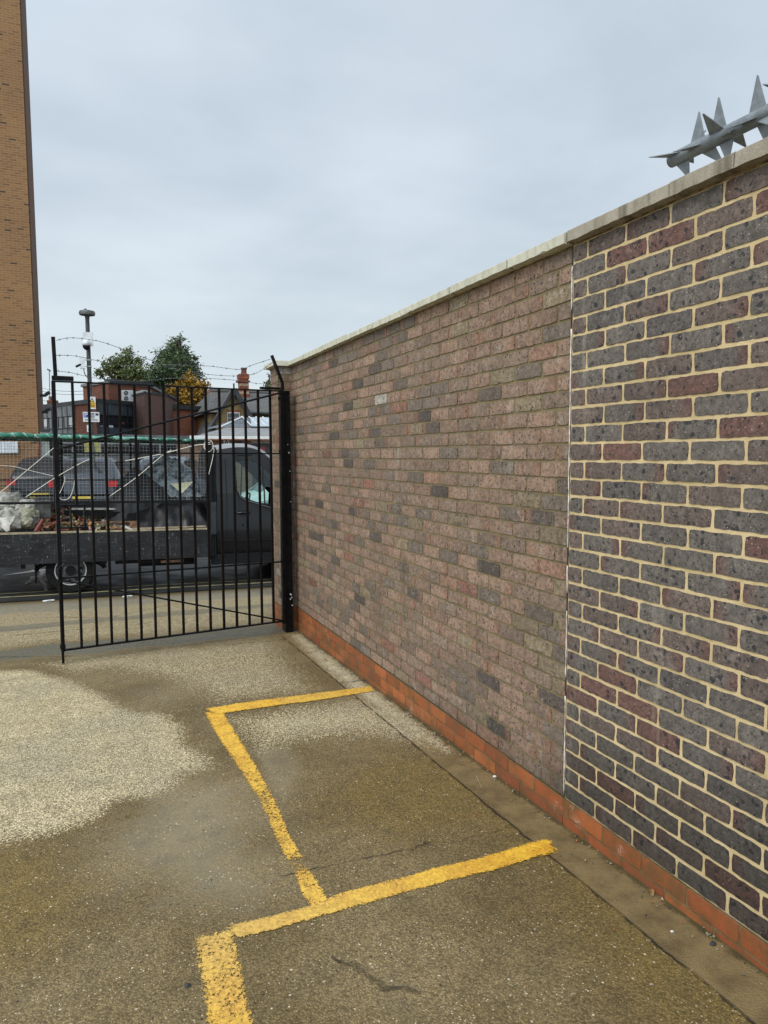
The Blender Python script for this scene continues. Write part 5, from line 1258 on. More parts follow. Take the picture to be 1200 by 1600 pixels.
# tall tan brick tower
tw = thing('brick_tower', 'tall plain tan brick tower block rising past the top left corner', 'building', (-8, 30, 0))
tx1 = -1.345
bpart('wall', lambda b: b.prism([(-16, 25.), (tx1-.0, 25.), (tx1, 27.9), (-16, 27.9)], -.5, 26), tower_b, tw)
bpart('side_strip', lambda b: b.prism([(tx1-.02, 25.05), (tx1+.035, 25.05), (tx1+.035, 27.85), (tx1-.02, 27.85)], -.5, 26), tower_s, tw)  # side face of the tower, in a darker brown than the front
bpart('floodlight', lambda b: (b.box((tx1+.03, 25.9, at(62, 617, 26).z-.06), (tx1+.22, 26.05, at(62, 617, 26).z+.02)), b.sq((tx1+.2, 26, at(62, 617, 26).z), (tx1+.33, 26, at(62, 617, 26).z+.10), .14, .1)), fascia_d, tw)
bpart('floodlight', lambda b: (b.box((tx1+.03, 26.9, at(62, 643, 27).z-.06), (tx1+.22, 27.05, at(62, 643, 27).z+.02)), b.sq((tx1+.1, 27, at(62, 643, 27).z), (tx1+.3, 27, at(62, 643, 27).z+.10), .14, .1)), fascia_d, tw)
b = MB(); a_, c_ = at(-6, 708, 24.94), at(28, 690, 24.94); b.box((a_.x, 24.92, a_.z), (c_.x, 24.95, c_.z)); po = b.build('notice_board', simple('white notice', (.62, .66, .70), .5, 0, .1, 5)); tag(po, 'white notice board on the foot of the tan brick tower', 'notice')
gc = thing('concrete_post', 'pale grey green square column beside the tan tower seen through the cage', 'column', ((at(63.5, 700, 23).x+at(77, 700, 23).x)/2, 23.1, 0))
xa, xb = at(63.5, 700, 23).x, at(77, 700, 23).x
bpart('shaft', lambda b: b.box((xa, 23, -.2), (xb, 23.25, 2.35)), simple('grey green render', (.27, .30, .27), .8, 0, .2, 3), gc)
bpart('cap', lambda b: b.box((xa-.03, 22.97, 2.35), (xb+.03, 23.28, 2.40)), fascia_d, gc)
cx_ = at(61, 700, 23).x
bpart('downpipe', lambda b: b.tube([(xa-.06, 22.95, 0), (xa-.06, 22.95, 2.3)], .035, 8), terracotta, gc)

# low brick and dark glass building
lo = thing('office_building', 'low red brick building with dark grey glazed front and flat roof behind the lamp post', 'building', (2, 36, 0))
WL = Wall(20, 40.5, 150, 32.2); WRt = Wall(150, 32.2, 209, 33.6)
zl = WL.hit(120, 627.5)[1]; zr = WRt.hit(180, 628.5)[1]
def foot(W1, W2, dep, g=0.):
    P = [W1.a-W1.d*g+W1.n*g, W1.c+(W1.n+W2.n)*g*.6, W2.c+W2.n*g+W2.d*g]; bk = Vector((.25, 1)).normalized()*dep
    return [tuple(p) for p in P]+[tuple(P[2]+bk), tuple(P[0]+bk+Vector((g, 0)))]
zl = zr = (zl+zr)/2
bpart('wall', lambda b: b.prism(foot(WL, WRt, 6), -.2, zl-.12), red_b, lo)
bpart('roof_edge', lambda b: b.prism(foot(WL, WRt, 6, .14), zl-.12, zl+.06), fascia_d, lo)
bpart('glazing', lambda b: WL.rect(b, 20, 655, 117.5, 671, .0, .03), glass_dark, lo)
bpart('cladding', lambda b: WL.rect(b, 20, 637, 117.5, 654, .0, .06), panel_g, lo)
bpart('cladding', lambda b: WL.rect(b, 20, 672.5, 117.5, 700, .0, .06), panel_g, lo)
def mull(b):
    for px in (60, 68, 76.5, 84, 91.5, 100, 108, 117): WL.rect(b, px-.28, 636, px+.28, 700, .05, .08)
    WL.rect(b, 20, 670.5, 117.5, 672, .05, .11)
bpart('mullions', mull, frame_d, lo)
for x0, y0, x1, y1 in ((62, 656, 67.5, 667.5), (69, 655, 75.5, 666.5), (85, 654, 90.5, 667), (109, 652, 116, 664), (93, 668, 99, 671), (110, 666, 116, 671)):
    bpart('window_blind', lambda b: WL.rect(b, x0, y0, x1, y1, .028, .036), blind_m, lo)
bpart('cladding', lambda b: WRt.rect(b, 152, 630, 206.5, 649, .0, .05), panel_d, lo)
bpart('glazing', lambda b: WRt.rect(b, 152, 649.5, 206.5, 668, .0, .03), glass_dark, lo)
bpart('cladding', lambda b: WRt.rect(b, 152, 668.5, 206.5, 700, .0, .05), panel_d, lo)
def mull2(b):
    for px in (152, 167, 185, 198, 206): WRt.rect(b, px-.5, 629, px+.5, 690, .04, .09)
    WRt.rect(b, 152, 648.5, 206.5, 650, .04, .09); WRt.rect(b, 152, 662, 206.5, 663.2, .03, .07)
bpart('mullions', mull2, frame_d, lo)
for x0, y0, x1, y1, mm in ((169, 664.5, 176, 668, blind_m), (190, 660, 193, 664, terracotta), (155, 664, 160, 667, panel_g)):
    bpart('window_sticker', lambda b: WRt.rect(b, x0, y0, x1, y1, .03, .036), mm, lo)
# upper storey block
UL = Wall(131, 38.6, 170.5, 36.4); UR = Wall(170.5, 36.4, 236, 37.9)
zu = UR.hit(200, 599)[1]
bpart('upper_wall', lambda b: b.prism(foot(UL, UR, 4), 2.5, zu-.1), red_b, lo)
bpart('parapet', lambda b: b.prism(foot(UL, UR, 4, .08), zu-.1, zu+.02), simple('grey coping', (.20, .20, .19), .8), lo)
bpart('parapet', lambda b: UR.slab(b, .05, UR.L+.1, zu-.06, zu+.13, -.3, .14), fascia_d, lo)
# purple brick block
BL = Wall(209, 33.6, 226, 32.0); BR = Wall(226, 32.0, 263, 32.9)
zb_ = BR.hit(245, 614)[1]
bpart('block_wall', lambda b: b.prism(foot(BL, BR, 2.5), -.2, zb_-.08), purple_b, lo)
bpart('block_coping', lambda b: b.prism(foot(BL, BR, 2.5, .05), zb_-.08, zb_+.02), fascia_d, lo)
bpart('block_coping', lambda b: BL.slab(b, -.02, BL.L-.05, zb_-.02, zb_+.07, -.3, .07), simple('pale coping', (.50, .50, .46), .8), lo)
# bright red brick range
RW = Wall(262, 34.2, 338, 35.6)
zrw = RW.hit(300, 636)[1]
bpart('range_wall', lambda b: RW.slab(b, 0, RW.L, -.2, zrw-.14, -4, 0), orange_b, lo)
bpart('range_fascia', lambda b: RW.slab(b, -.05, RW.L+.1, zrw-.14, zrw+.05, -4, .15), fascia_d, lo)
rail = thing('roof_rail', 'small pale guard rail on the flat roof in front of the yellow tree', 'railing', at(265, 634, 35.5))
bpart('rail', lambda b: [b.tube([at(x0, y0, 35.5), at(x1, y1, 35.5)], .025, 6) for x0, y0, x1, y1 in ((269, 632, 268, 620), (262, 620.5, 272, 620.5), (262, 629, 277, 630), (277, 634, 277, 628))], frame_w, rail)
# air conditioner
acc = at(199, 618, 36.2); ac = thing('air_conditioner', 'white twin fan air conditioning unit on the flat roof of the brick building', 'air conditioner', (acc.x, acc.y, acc.z-.3))
w_ = (at(208, 618, 36.2).x-at(190, 618, 36.2).x)/2; h_ = (at(199, 609, 36.2).z-at(199, 627, 36.2).z)
b = MB(); b.box((-w_, -.15, 0), (w_, .15, h_)); b.build('casing', white_plastic, ac)
for z in (.27, .74):
    b = MB(); b.tube([(-w_*.25, -.155, h_*z), (-w_*.25, -.148, h_*z)], h_*.20, 24); f = b.build('fan', simple('fan shadow grey', (.045, .045, .045), .7), ac)
    b = MB()
    for k in (1, 4): b.tube([(-w_*.25+h_*.04*(k+1)*math.cos(a), -.16, h_*z+h_*.04*(k+1)*math.sin(a)) for a in [2*math.pi*q/20 for q in range(21)]], .006, 4, cap=False)
    b.build('grille', white_plastic, f)
b = MB()
for k in range(7): b.box((w_*.45, -.155, h_*(.15+.1*k)), (w_*.9, -.149, h_*(.18+.1*k)))
b.build('vent', grey_metal, ac)
# small chimney far left
ch = thing('chimney_stack', 'squat red brick chimney on the roof line beside the tan tower', 'chimney', at(81, 632, 42))
def cbox(b, x0, y0, x1, y1, Y, dep=.6):
    a_, c_ = at(x0, y1, Y), at(x1, y0, Y); b.box((a_.x, Y, a_.z), (c_.x, Y+dep, c_.z))
bpart('stack', lambda b: cbox(b, 74, 628, 89.5, 645, 42), orange_b, ch); bpart('corbel', lambda b: cbox(b, 73, 625.5, 90.5, 628, 41.96, .7), orange_b, ch)
bpart('top', lambda b: cbox(b, 76, 619.5, 87, 625.5, 42.05, .5), terracotta, ch)

# brick house with slate roof and gable
ho = thing('gabled_house', 'yellow brick house with slate roof and dark bargeboards on its gable', 'house', (11, 36, 0))
YE, YR = 31.0, 36.5
eL, eR = at(318, 648, YE), at(500, 655, YE); zE = at(405, 646, YE).z; zR = at(380, 613.5, YR).z
xl, xr = at(322, 640, YE).x, at(380, 640, YE).x+9
def roof(b):
    th = .12
    for s in (0, th):
        pass
    A = [(xl, YE-.3, zE), (xr, YE-.3, zE), (xr, YR, zR), (xl+1.1, YR, zR)]
    sl_ = math.hypot(YR-YE+.3, zR-zE); b.quad(*A, uv=[(0, 0), (xr-xl, 0), (xr-xl, sl_), (0, sl_)])
    B = [(xr, 2*YR-YE, zE), (xl, 2*YR-YE, zE), (xl+1.1, YR, zR), (xr, YR, zR)]; b.quad(*B, uv=[(0, 0), (xr-xl, 0), (xr-xl, sl_), (0, sl_)])
    b.poly([(xl, 2*YR-YE, zE), (xl, YE-.3, zE), (xl+1.1, YR, zR)], uv=[(0, 0), (8, 0), (4, 3)])
    b.quad((xl, YE-.3, zE-.02), (xl, 2*YR-YE, zE-.02), (xr, 2*YR-YE, zE-.02), (xr, YE-.3, zE-.02), uv=[(0, 0), (1, 0), (1, 1), (0, 1)])
bpart('roof', roof, slate, ho)
bpart('ridge_tiles', lambda b: b.tube([(xl+1.1, YR, zR+.02), (xr, YR, zR+.02)], .12, 8), simple('grey ridge tile', (.10, .095, .09), .8), ho)
bpart('wall', lambda b: b.prism([(xl+.2, YE), (xr-.1, YE), (xr-.1, 2*YR-YE-.3), (xl+.2, 2*YR-YE-.3)], -.2, zE-.05), yellow_b, ho)
YG = 30.2
gA, gL, gR = at(363.5, 609.5, YG), at(333, 664, YG), at(387, 648, YG)
hw = (gR.x-gL.x)/2*.98; ztop_g = gA.z; slope = (gA.z-gR.z)/(gR.x-gA.x)
xg0, xg1 = at(337, 655, YG).x, at(385, 655, YG).x
zA, zB_ = ztop_g-slope*(gA.x-xg0), ztop_g-slope*(xg1-gA.x)
bpart('gable_wall', lambda b: (b.poly([(xg0, YG, -.2), (xg1, YG, -.2), (xg1, YG, zB_), (gA.x, YG, ztop_g-.1), (xg0, YG, zA)], uv=[(xg0, -.2), (xg1, -.2), (xg1, zB_), (gA.x, ztop_g), (xg0, zA)]), b.quad((xg0, YG+1.2, -.2), (xg0, YG, -.2), (xg0, YG, zA), (xg0, YG+1.2, zA), uv=[(0, 0), (1, 0), (1, 5), (0, 5)]), b.quad((xg1, YG, -.2), (xg1, YG+1.2, -.2), (xg1, YG+1.2, zB_), (xg1, YG, zB_), uv=[(0, 0), (1, 0), (1, 5), (0, 5)])), yellow_b, ho)
def groof(b):
    for sx, xe in ((-1, xg0-.35), (1, xg1+.25)):
        ze = ztop_g-slope*abs(xe-gA.x); b.quad((xe, YG-.25, ze), (gA.x, YG-.25, ztop_g), (gA.x, YR-.4, ztop_g), (xe, YG+3.2, ze), uv=[(0, 0), (3, 0), (3, 6), (0, 4)])
bpart('gable_roof', groof, slate, ho)
bpart('bargeboard', lambda b: b.sq((gA.x-.02, YG-.28, ztop_g+.02), (xg0-.35, YG-.28, ztop_g-slope*(gA.x-xg0+.35)), .03, .10), fascia_d, ho)
bpart('bargeboard', lambda b: b.sq((gA.x+.02, YG-.28, ztop_g+.02), (xg1+.25, YG-.28, ztop_g-slope*(xg1+.25-gA.x)), .04, .20), fascia_d, ho)
bpart('finial', lambda b: b.tube([(gA.x, YG-.28, ztop_g-.5), (gA.x, YG-.28, ztop_g+.25)], .035, 6), fascia_d, ho)
bpart('gutter', lambda b: b.tube([(xg1+.25, YE-.36, zE-.02), (xr, YE-.36, zE-.02)], .07, 8), fascia_d, ho)
wn = bpart('window', lambda b: (lambda a_, c_: b.box((a_.x, YG-.06, a_.z), (c_.x, YG+.05, c_.z)))(at(355, 662, YG), at(374.5, 644.5, YG)), frame_w, ho)
pn = MB()
for x0, x1 in ((356, 364.3), (365.3, 373.3)):
    for y0, y1 in ((646, 652.3), (653.3, 660.5)): a_, c_ = at(x0, y1, YG-.06), at(x1, y0, YG-.06); pn.box((a_.x, YG-.07, a_.z), (c_.x, YG-.061, c_.z))
pn.build('pane', glass_dark, wn)
bpart('window_arch', lambda b: (lambda a_, c_: b.box((a_.x, YG-.02, a_.z), (c_.x, YG+.02, c_.z)))(at(354, 644.5, YG), at(376, 640.5, YG)), orange_b, ho)
# tall terracotta chimney
YC = 35.
cm_ = thing('chimney_stack', 'tall red brick chimney with pale bands and round pot behind the barbed wire', 'chimney', at(382, 620, YC))
bpart('stack', lambda b: cbox(b, 375.5, 590, 388.5, 622, YC, .5), terracotta, cm_)
bpart('band', lambda b: cbox(b, 375.2, 599.5, 388.8, 603, YC-.02, .54), simple('pale brick band', (.45, .32, .2), .8), cm_)
bpart('band', lambda b: cbox(b, 375.2, 612, 389, 615.5, YC-.02, .54), simple('pale brick band', (.45, .34, .24), .8), cm_)
bpart('corbel', lambda b: (cbox(b, 374, 584.5, 389.6, 591, YC-.05, .6), cbox(b, 372.5, 594.5, 391, 596, YC-.1, .7)), terracotta, cm_)
bpart('shaft', lambda b: b.tube([at(381.5, 600, YC+.25), at(381.5, 585, YC+.25), at(381.5, 584, YC+.25)], [.20, .20, .17], 14), terracotta, cm_)
bpart('pot', lambda b: b.tube([at(381, 585, YC+.25), at(381, 579, YC+.25), at(381, 575, YC+.25)], [.15, .13, .16], 14), simple('dark red pot', (.17, .05, .035), .7), cm_)
bpart('base', lambda b: cbox(b, 374.5, 615.5, 390.5, 640, YC-.03, .6), terracotta, cm_)
c3 = thing('chimney_stack', 'small pale red chimney at the left end of the slate roof', 'chimney', at(327, 618, 38))
bpart('stack', lambda b: cbox(b, 323, 611, 332.5, 630, 38, .6), simple('pale red brick', (.42, .20, .13), .85, 0, .3, 4), c3)
bpart('pot', lambda b: b.tube([at(330, 611, 38.3), at(330, 607, 38.3)], .10, 8), terracotta, c3)

# single storey shop in front
YS = 24.
sh = thing('single_storey_shop', 'single storey brick shop with white fascia and pale slate roof beside the cab', 'shop', (9, 25, 0))
xs0, xs1 = at(300, 684, YS).x, at(440, 684, YS).x+8
zF1 = at(380, 681, YS-.2).z; zF0 = at(380, 686, YS-.2).z
bpart('wall', lambda b: b.prism([(xs0, YS), (xs1, YS), (xs1, YS+4.5), (xs0, YS+4.5)], -.2, zF0+.02), brickmat('brown brick', (.22, .13, .08), (.16, .09, .055), (.2, .14, .09)), sh)
bpart('fascia', lambda b: b.box((xs0-.1, YS-.25, zF0), (xs1, YS-.2, zF1)), fascia_w, sh)
bpart('soffit', lambda b: b.box((xs0-.1, YS-.24, zF0-.04), (xs1, YS+.0, zF0-.005)), terracotta, sh)
YT = 26.; zT = at(385, 668.5, YT).z; xt0 = at(352, 668, YT).x; xe0 = at(322, 682, YS).x
bpart('roof', lambda b: (b.quad((xe0, YS-.25, zF1+.01), (xs1, YS-.25, zF1+.01), (xs1, YT, zT), (xt0, YT, zT), uv=[(xe0, 0), (xs1, 0), (xs1, 2.5), (xt0, 2.5)]), b.quad((xe0, YS+4.5, zF1), (xe0, YS-.25, zF1+.01), (xt0, YT, zT), (xt0, YS+4.5, zT), uv=[(0, 0), (4.5, 0), (2.5, 2.5), (0, 2.5)])), slate_l, sh)
zU = at(385, 652.5, 27.6).z; xh0, xh1 = at(345, 667, YT).x, at(379, 653, 27.6).x
bpart('hip_roof', lambda b: (b.quad((xh0, YT+.02, zT+.02), (at(393, 667, YT).x, YT+.02, zT+.02), (at(390, 652, 27.6).x, 27.6, zU), (xh1, 27.6, zU), uv=[(0, 0), (3, 0), (3, 2), (1, 2)]), b.quad((xh0-.3, 28.5, zT), (xh0, YT+.02, zT+.02), (xh1, 27.6, zU), (xh1, 28.5, zU), uv=[(0, 0), (2, 0), (2, 2), (0, 2)])), simple('lead grey roofing', (.085, .10, .115), .45, 0, .2, 3), sh)
bpart('hip_flashing', lambda b: b.tube([(xh0, YT, zT+.03), (xh1, 27.58, zU+.03)], .035, 6), fascia_w, sh)
xg_0, xg_1 = at(393, 667, YT).x, xs1-1
gl = bpart('roof_glazing', lambda b: b.quad((xg_0, YT, zT+.06), (xg_1, YT, zT+.06), (xg_1, 27.6, zU+.02), (at(390.5, 652, 27.6).x, 27.6, zU+.02)), simple('roof glass with painted sky reflection', (.34, .42, .48), .12, 0, .1, 3), sh)  # pale blue base colour paints in the sky reflected by the glass
def gbars(b):
    x = xg_0
    while x < xg_1: b.sq((x, YT, zT+.08), (x-.02*(x-xg_0)*0-.02, 27.6, zU+.04), .035, .04); x += .27
bpart('glazing_bars', gbars, frame_w, sh)
bpart('roof_kerb', lambda b: b.box((at(392, 667, YT).x, YT-.04, zT), (xs1, YT, zT+.05)), fascia_d, sh)
bpart('lintel', lambda b: (lambda a_, c_: b.box((a_.x, YS-.03, a_.z), (c_.x+2, YS, c_.z)))(at(392, 692.5, YS), at(425, 688, YS)), simple('grey lintel', (.30, .28, .25), .8), sh)
bpart('doorway', lambda b: (lambda a_, c_: b.box((a_.x, YS-.02, .05), (c_.x+1.6, YS+.0, c_.z)))(at(394, 740, YS), at(425, 693, YS)), frame_d, sh)
bpart('door', lambda b: (lambda a_, c_: b.box((a_.x, YS-.05, .05), (c_.x, YS-.021, c_.z)))(at(405, 740, YS), at(414, 698, YS)), simple('dark red door', (.20, .03, .02), .5), sh)
bpart('wall_lamp', lambda b: (lambda a_: (b.box((a_.x-.10, YS-.16, a_.z-.04), (a_.x+.06, YS, a_.z)), b.box((a_.x+.06, YS-.2, a_.z-.10), (a_.x+.14, YS-.05, a_.z+.02))))(at(373, 688, YS)), frame_d, sh)
a_, c_ = at(349.5, 694, YS-.03), at(358, 687, YS-.03); cen = (a_+c_)/2; hz = thing('warning_sign', 'small square white sign with black triangle on the shop wall above the cab', 'sign', cen)
w, h = (c_.x-a_.x)/2, (c_.z-a_.z)/2
b = MB(); b.box((-w, -.006, -h), (w, .006, h)); b.build('plate', sign_white, hz)
b = MB()
for p, q in (((-.6, -.6), (.6, -.6)), ((.6, -.6), (0, .6)), ((0, .6), (-.6, -.6))): b.sq((p[0]*w, -.01, p[1]*h), (q[0]*w, -.01, q[1]*h), .004, .03)
b.build('triangle', ink, hz)
# frontage seen through the cage below the netting
fr = thing('shop_frontage', 'low pale framed frontage with dark windows seen through the truck cage', 'building', (3, 30, 0))
FW = Wall(80, 27.5, 330, 30.5)
zf = FW.hit(200, 679)[1]
bpart('wall', lambda b: FW.slab(b, 0, FW.L, -.2, zf, -1.2, 0), simple('grey render', (.16, .17, .17), .8, 0, .2, 2), fr)
bpart('fascia', lambda b: FW.rect(b, 82, 688, 328, 694.5, .0, .05), simple('pale grey fascia', (.34, .36, .36), .7, 0, .2, 3), fr)
for x0, x1 in ((90, 112), (114, 131), (157, 186), (190, 209), (214, 247), (251, 287), (292, 322)):
    bpart('window', lambda b: FW.rect(b, x0, 697, x1, 708.5, .0, .03), glass_dark, fr)
def fm(b):
    for x in (112.5, 132, 156, 187.5, 211, 249, 289.5, 324): FW.rect(b, x-.9, 694, x+.9, 722, .02, .07)
    FW.rect(b, 82, 708.5, 328, 710, .02, .07)
bpart('frames', fm, simple('pale frame', (.36, .38, .37), .6), fr)
# aerial
ae = thing('tv_aerial', 'thin television aerial mast left of the gate wire arm', 'aerial', at(77.5, 632, 42))
bpart('mast', lambda b: b.tube([at(78, 633, 42.), at(77, 578, 42.)], .022, 6), grey_metal, ae)
bpart('boom', lambda b: b.tube([at(73.5, 576.5, 42.), at(79.5, 579.5, 42.)], .03, 6), grey_metal, ae)
for k in range(4): bpart('element', lambda b: b.tube([at(74+k*1.6, 576+k*.7, 41.8), at(74.4+k*1.6, 578.4+k*.7, 42.2)], .014, 5), grey_metal, ae)
# overhead cables
for k, (y0, y1) in enumerate(((604, 611), (609, 616), (622, 640), (628, 660))):
    b = MB(); p0, p1 = at(56, y0, 48), at(132, y1 if k < 2 else y0+12, 40); o_ = p0.copy()
    b.tube([(p0.lerp(p1, t/12)-o_)-Vector((0, 0, .12*math.sin(math.pi*t/12))) for t in range(13)], .016, 5); o = b.build('overhead_cable', grey_metal); o.location = o_
    tag(o, ('topmost of the four faint cables between tower and lamp post', 'second highest of the faint cables between tower and lamp post', 'third of the faint cables below the aerial', 'lowest of the faint cables above the chimney stack')[k], 'cable', 'faint overhead cables')

# ------------------------------------------------------------ trees
def leafmat(name, c1, c2, c3):
    m, t, p = newmat(name); a = N(t, 'ShaderNodeAttribute', attribute_name='bc'); sc = N(t, 'ShaderNodeSeparateColor'); L(t, a.outputs['Color'], sc.inputs[0])
    c = MIX(t, MR(t, sc.outputs[0], .2, .75), c1, c2); c = MIX(t, MR(t, sc.outputs[1], .82, .95), c, c3)
    L(t, c, p.inputs['Base Color']); p.inputs['Roughness'].default_value = .65; p.inputs['Specular IOR Level'].default_value = .25
    return m
def tree(name, label, Y, blobs, m, nleaf, ls, seed, base_px, trunk_r=.22, droop=0.):
    """blobs: (px, py, radius px, squash) foliage masses at distance Y; limbs run from the trunk to each"""
    r = random.Random(seed); B = at(base_px, 700, Y); root = thing(name, label, 'tree', (B.x, Y, 0)); K = Y*1.0/FPX/.93*1.0
    cs = []
    for px, py, rp_, sq_ in blobs:
        c = at(px, py, Y); cs.append((Vector((c.x-B.x, r.uniform(-1, 1)*rp_*K*.8, c.z)), rp_*K, sq_))
    zt = max(c[0].z for c in cs)
    top = Vector((sum(c[0].x for c in cs)/len(cs), 0, zt-.5)); tr = MB()
    tr.tube([(0, 0, -.3), (.05, 0, zt*.35), (top.x*.5, 0, zt*.6), tuple(top)], [trunk_r, trunk_r*.8, trunk_r*.5, trunk_r*.15], 9)
    for c, rr_, s in cs:
        a = Vector((0.05+top.x*.3, 0, zt*r.uniform(.35, .6))); mid_ = a.lerp(c, .5)+Vector((0, 0, .25)); tr.tube([a, mid_, c+Vector((0, 0, rr_*.5))], [trunk_r*.42, trunk_r*.25, .02], 6)
        for q in range(5):
            d = Vector((r.uniform(-1, 1), r.uniform(-1, 1), r.uniform(-.2, 1))).normalized(); tr.tube([mid_.lerp(c, .6), c+d*rr_*.95], [.04, .008], 5)
    tr.build('trunk', simple(name+' bark '+str(seed), (.07, .055, .04), .9, 0, .3, 8), root)
    cr = MB(); cr.c = []; tot = sum(c[1]**2 for c in cs)
    for c, rr_, s in cs:
        n = int(nleaf*rr_**2/tot); nclump = max(6, int(n/26)); clumps = []
        for q in range(nclump):
            d = Vector((r.gauss(0, 1), r.gauss(0, 1), r.gauss(0, 1))).normalized(); rad = rr_*(r.random()**.38); rad *= 1+.22*mnoise.noise(d*2+Vector((seed, 0, 0)))
            clumps.append((c+Vector((d.x*rad, d.y*rad, d.z*rad*s)), r.random()))
        for q in range(n):
            cc_, tone = r.choice(clumps); sp_ = rr_*.15+ls*1.0
            p = cc_+Vector((r.gauss(0, sp_), r.gauss(0, sp_), r.gauss(0, sp_*.8)))
            nrm = Vector((r.gauss(0, 1), r.gauss(0, 1), r.gauss(.5, 1))).normalized(); a = nrm.orthogonal().normalized(); a = Matrix.Rotation(r.uniform(0, 6.28), 3, nrm)@a; bb = nrm.cross(a)
            L_ = ls*r.uniform(.6, 1.3); i = len(cr.v)
            cr.v += [tuple(p-a*L_), tuple(p+bb*L_*.45), tuple(p+a*L_), tuple(p-bb*L_*.45)]
            tcol = max(0, min(1, tone*.7+r.random()*.3)); g = r.random(); cr.c += [(tcol, g, 0, 1)]*4; cr.face((i, i+1, i+2, i+3))
    cr.build('crown', m, root); return root
lf1 = leafmat('olive green leaves', (.050, .075, .030), (.14, .17, .065), (.24, .24, .09))
lf2 = leafmat('dark green leaves', (.025, .048, .026), (.075, .115, .048), (.14, .18, .07))
lf3 = leafmat('golden autumn leaves', (.17, .10, .015), (.42, .23, .03), (.14, .14, .03))
tree('broadleaf_tree', 'loose olive green tree, leftmost of the trees above the flat roof', 58, [(168, 578, 10, .8), (180, 565, 12, .8), (197, 562, 11, .8), (200, 548, 6, .9), (188, 583, 15, .8), (210, 585, 14, .8), (224, 592, 11, .8), (157, 582, 6, .7), (214, 568, 7, .7), (233, 598, 8, .8), (200, 596, 16, .8)], lf1, 5200, .12, 3, 195)
tree('broadleaf_tree', 'tall dense dark green tree in the middle behind the gate', 54, [(255, 560, 15, .8), (272, 553, 15, .85), (282, 568, 17, .9), (296, 572, 13, .9), (270, 580, 24, .85), (304, 585, 10, .8), (250, 590, 18, .8), (275, 538, 8, 1.), (281, 530, 5, 1.2), (296, 556, 4, 1.4), (305, 560, 3, 1.5), (285, 600, 24, .8), (240, 602, 14, .8), (250, 618, 18, .8), (272, 625, 16, .7), (291, 548, 5, 1.2)], lf2, 11500, .12, 6, 272)
tree('autumn_tree', 'small golden yellow autumn tree behind the red brick range', 41, [(296, 596, 7, 1.1), (284, 608, 10, .9), (301, 610, 12, .9), (313, 606, 9, .9), (272, 616, 8, .9), (290, 624, 15, .8), (308, 624, 12, .8), (268, 630, 8, .8), (296, 588, 4, 1.2)], lf3, 5200, .11, 12, 295, .14)
tree('conifer', 'thin pale green conifer tip just left of the brick pier', 40, [(421, 596, 2.5, 1.3), (420, 604, 4, .9), (421, 612, 5, .8), (420, 622, 6, .8), (421, 586, 1.2, 1.5)], lf1, 900, .09, 15, 421, .07)

# ------------------------------------------------------------ litter on the ground
litter = simple('white paper scrap', (.62, .62, .60), .8, 0, .1, 20)
for k, (px, py, s_, lab) in enumerate(((76, 938, .05, 'flattened white cup by the road gutter left of the gate'), (199, 930, .045, 'white paper scrap at the road edge behind the gate bars'))):
    d = ray(px, py); t_ = (-.36-EYE)/d.z; x, y = d.x*t_, d.y*t_; y = min(y, 10.9); z = zg(x, y)+.006
    b = MB(); n = 9; b.poly([(s_*1.6*math.cos(q*6.283/n)*(1+.25*math.sin(q*3.1)), s_*math.sin(q*6.283/n)*(1+.2*math.cos(q*2.3)), .012+.006*math.sin(q*2.)) for q in range(n)]); b.poly([(s_*1.6*math.cos(-q*6.283/n), s_*math.sin(-q*6.283/n), .0) for q in range(n)])
    o = b.build('litter', litter); o.location = (x, y, z); tag(o, lab, 'litter')
def gpt(px, py): p = on_ground(px, py); return Vector((p.x, p.y, zg(p.x, p.y)))
for px, py, ln, lab in ((748, 1222, .06, 'pale straw lying on the wet concrete near the wall'),):
    c = gpt(px, py); b = MB(); b.tube([(-ln*.3, -ln, .003), (0, 0, .006), (ln*.35, ln, .004)], .0016, 6); o = b.build('straw', pale_timber); o.location = c; tag(o, lab, 'straw')
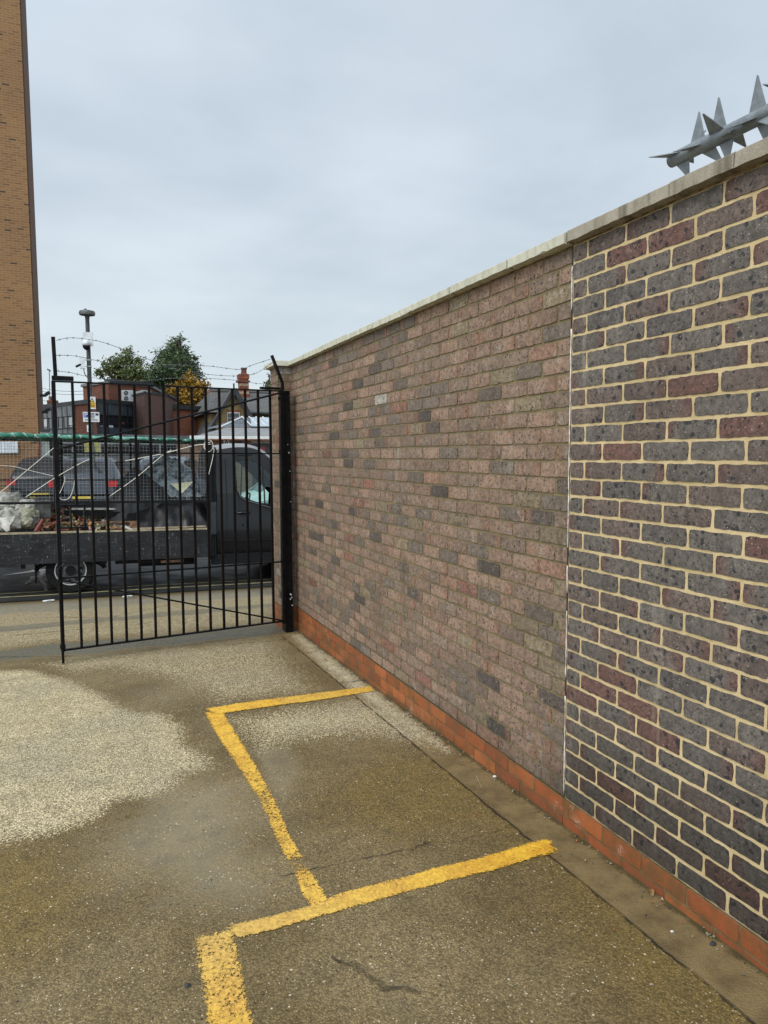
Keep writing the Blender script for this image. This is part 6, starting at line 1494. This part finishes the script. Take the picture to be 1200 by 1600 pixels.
for px, py, s_, lab in ((773, 1214, .008, 'tiny white pebble beside the straw near the wall'), (293, 1541, .008, 'small dark stone left of the nearest yellow line'), (1114, 1476, .010, 'dark pebble on the smooth strip by the nearest wall bricks'), (1050, 1456, .005, 'white fleck on the smooth strip by the wall')):
    c = gpt(px, py); b = MB(); nu, nv = 8, 5
    for j in range(nv+1):
        for i in range(nu):
            ph, th = math.pi*j/nv, 2*math.pi*i/nu; d = Vector((math.sin(ph)*math.cos(th), math.sin(ph)*math.sin(th), math.cos(ph))); b.v.append(tuple(d*s_*(1+.3*mnoise.noise(d*2+Vector((px, 0, 0))))*1.0))
    for j in range(nv):
        for i in range(nu): i2 = (i+1) % nu; b.face((j*nu+i, (j+1)*nu+i, (j+1)*nu+i2, j*nu+i2))
    o = b.build('pebble', litter if 'white' in lab else fascia_d); o.location = c+Vector((0, 0, s_*.4)); o.scale = (1.3, 1, .6); tag(o, lab, 'pebble')

# grit and bits lying about the yard and in the angle of the wall
r = random.Random(77); b = MB(); b.c = []
cols = [(.26, .23, .17), (.05, .045, .035), (.22, .17, .10), (.12, .10, .07), (.30, .10, .04)]
for k in range(520):
    if k < 260: y = r.uniform(1.2, 6.7); x = 1.905-abs(r.gauss(0, .035)); s_ = r.uniform(.0012, .004)
    else: x = r.uniform(-.9, 1.85); y = r.uniform(1.4, 6.6); s_ = r.uniform(.0012, .0035)
    chip(Vector((x, y, zg(x, y)+s_*.5+.0035)), (s_*1.3, s_, s_*.7), r.choice(cols))
tag(b.build('grit', scrap_m), 'scattered grit and brick crumbs on the concrete', 'grit', None, 'stuff')
# dead leaves blown against the wall foot
leaf_b = simple('dead brown leaf', (.20, .11, .035), .8, 0, .4, 40)
for k, (x, y, a, where) in enumerate(((1.86, 3.55, .4, 'curled brown leaf at the wall foot between the two yellow cross lines'), (1.80, 5.6, 2.1, 'curled brown leaf on the pale strip beyond the far yellow line'), (1.885, 1.95, 1.2, 'small brown leaf against the orange bricks nearest the camera'))):
    b = MB(); n = 8
    for i in range(n+1):
        u = i/n; w = .010*math.sin(math.pi*u)**.8+.0006
        for s_ in (-1, 0, 1): b.v.append(((u-.5)*.045, s_*w, .004+.007*abs(s_)*math.sin(math.pi*u)+.006*math.sin(u*3)))
    for i in range(n):
        for j in (0, 1): q = i*3+j; b.face((q, q+3, q+4, q+1))
    o = b.build('leaf', leaf_b); o.location = (x, y, zg(x, y)+.001); o.rotation_euler = (0, 0, a); tag(o, where, 'leaf', 'dead leaves at the wall foot')
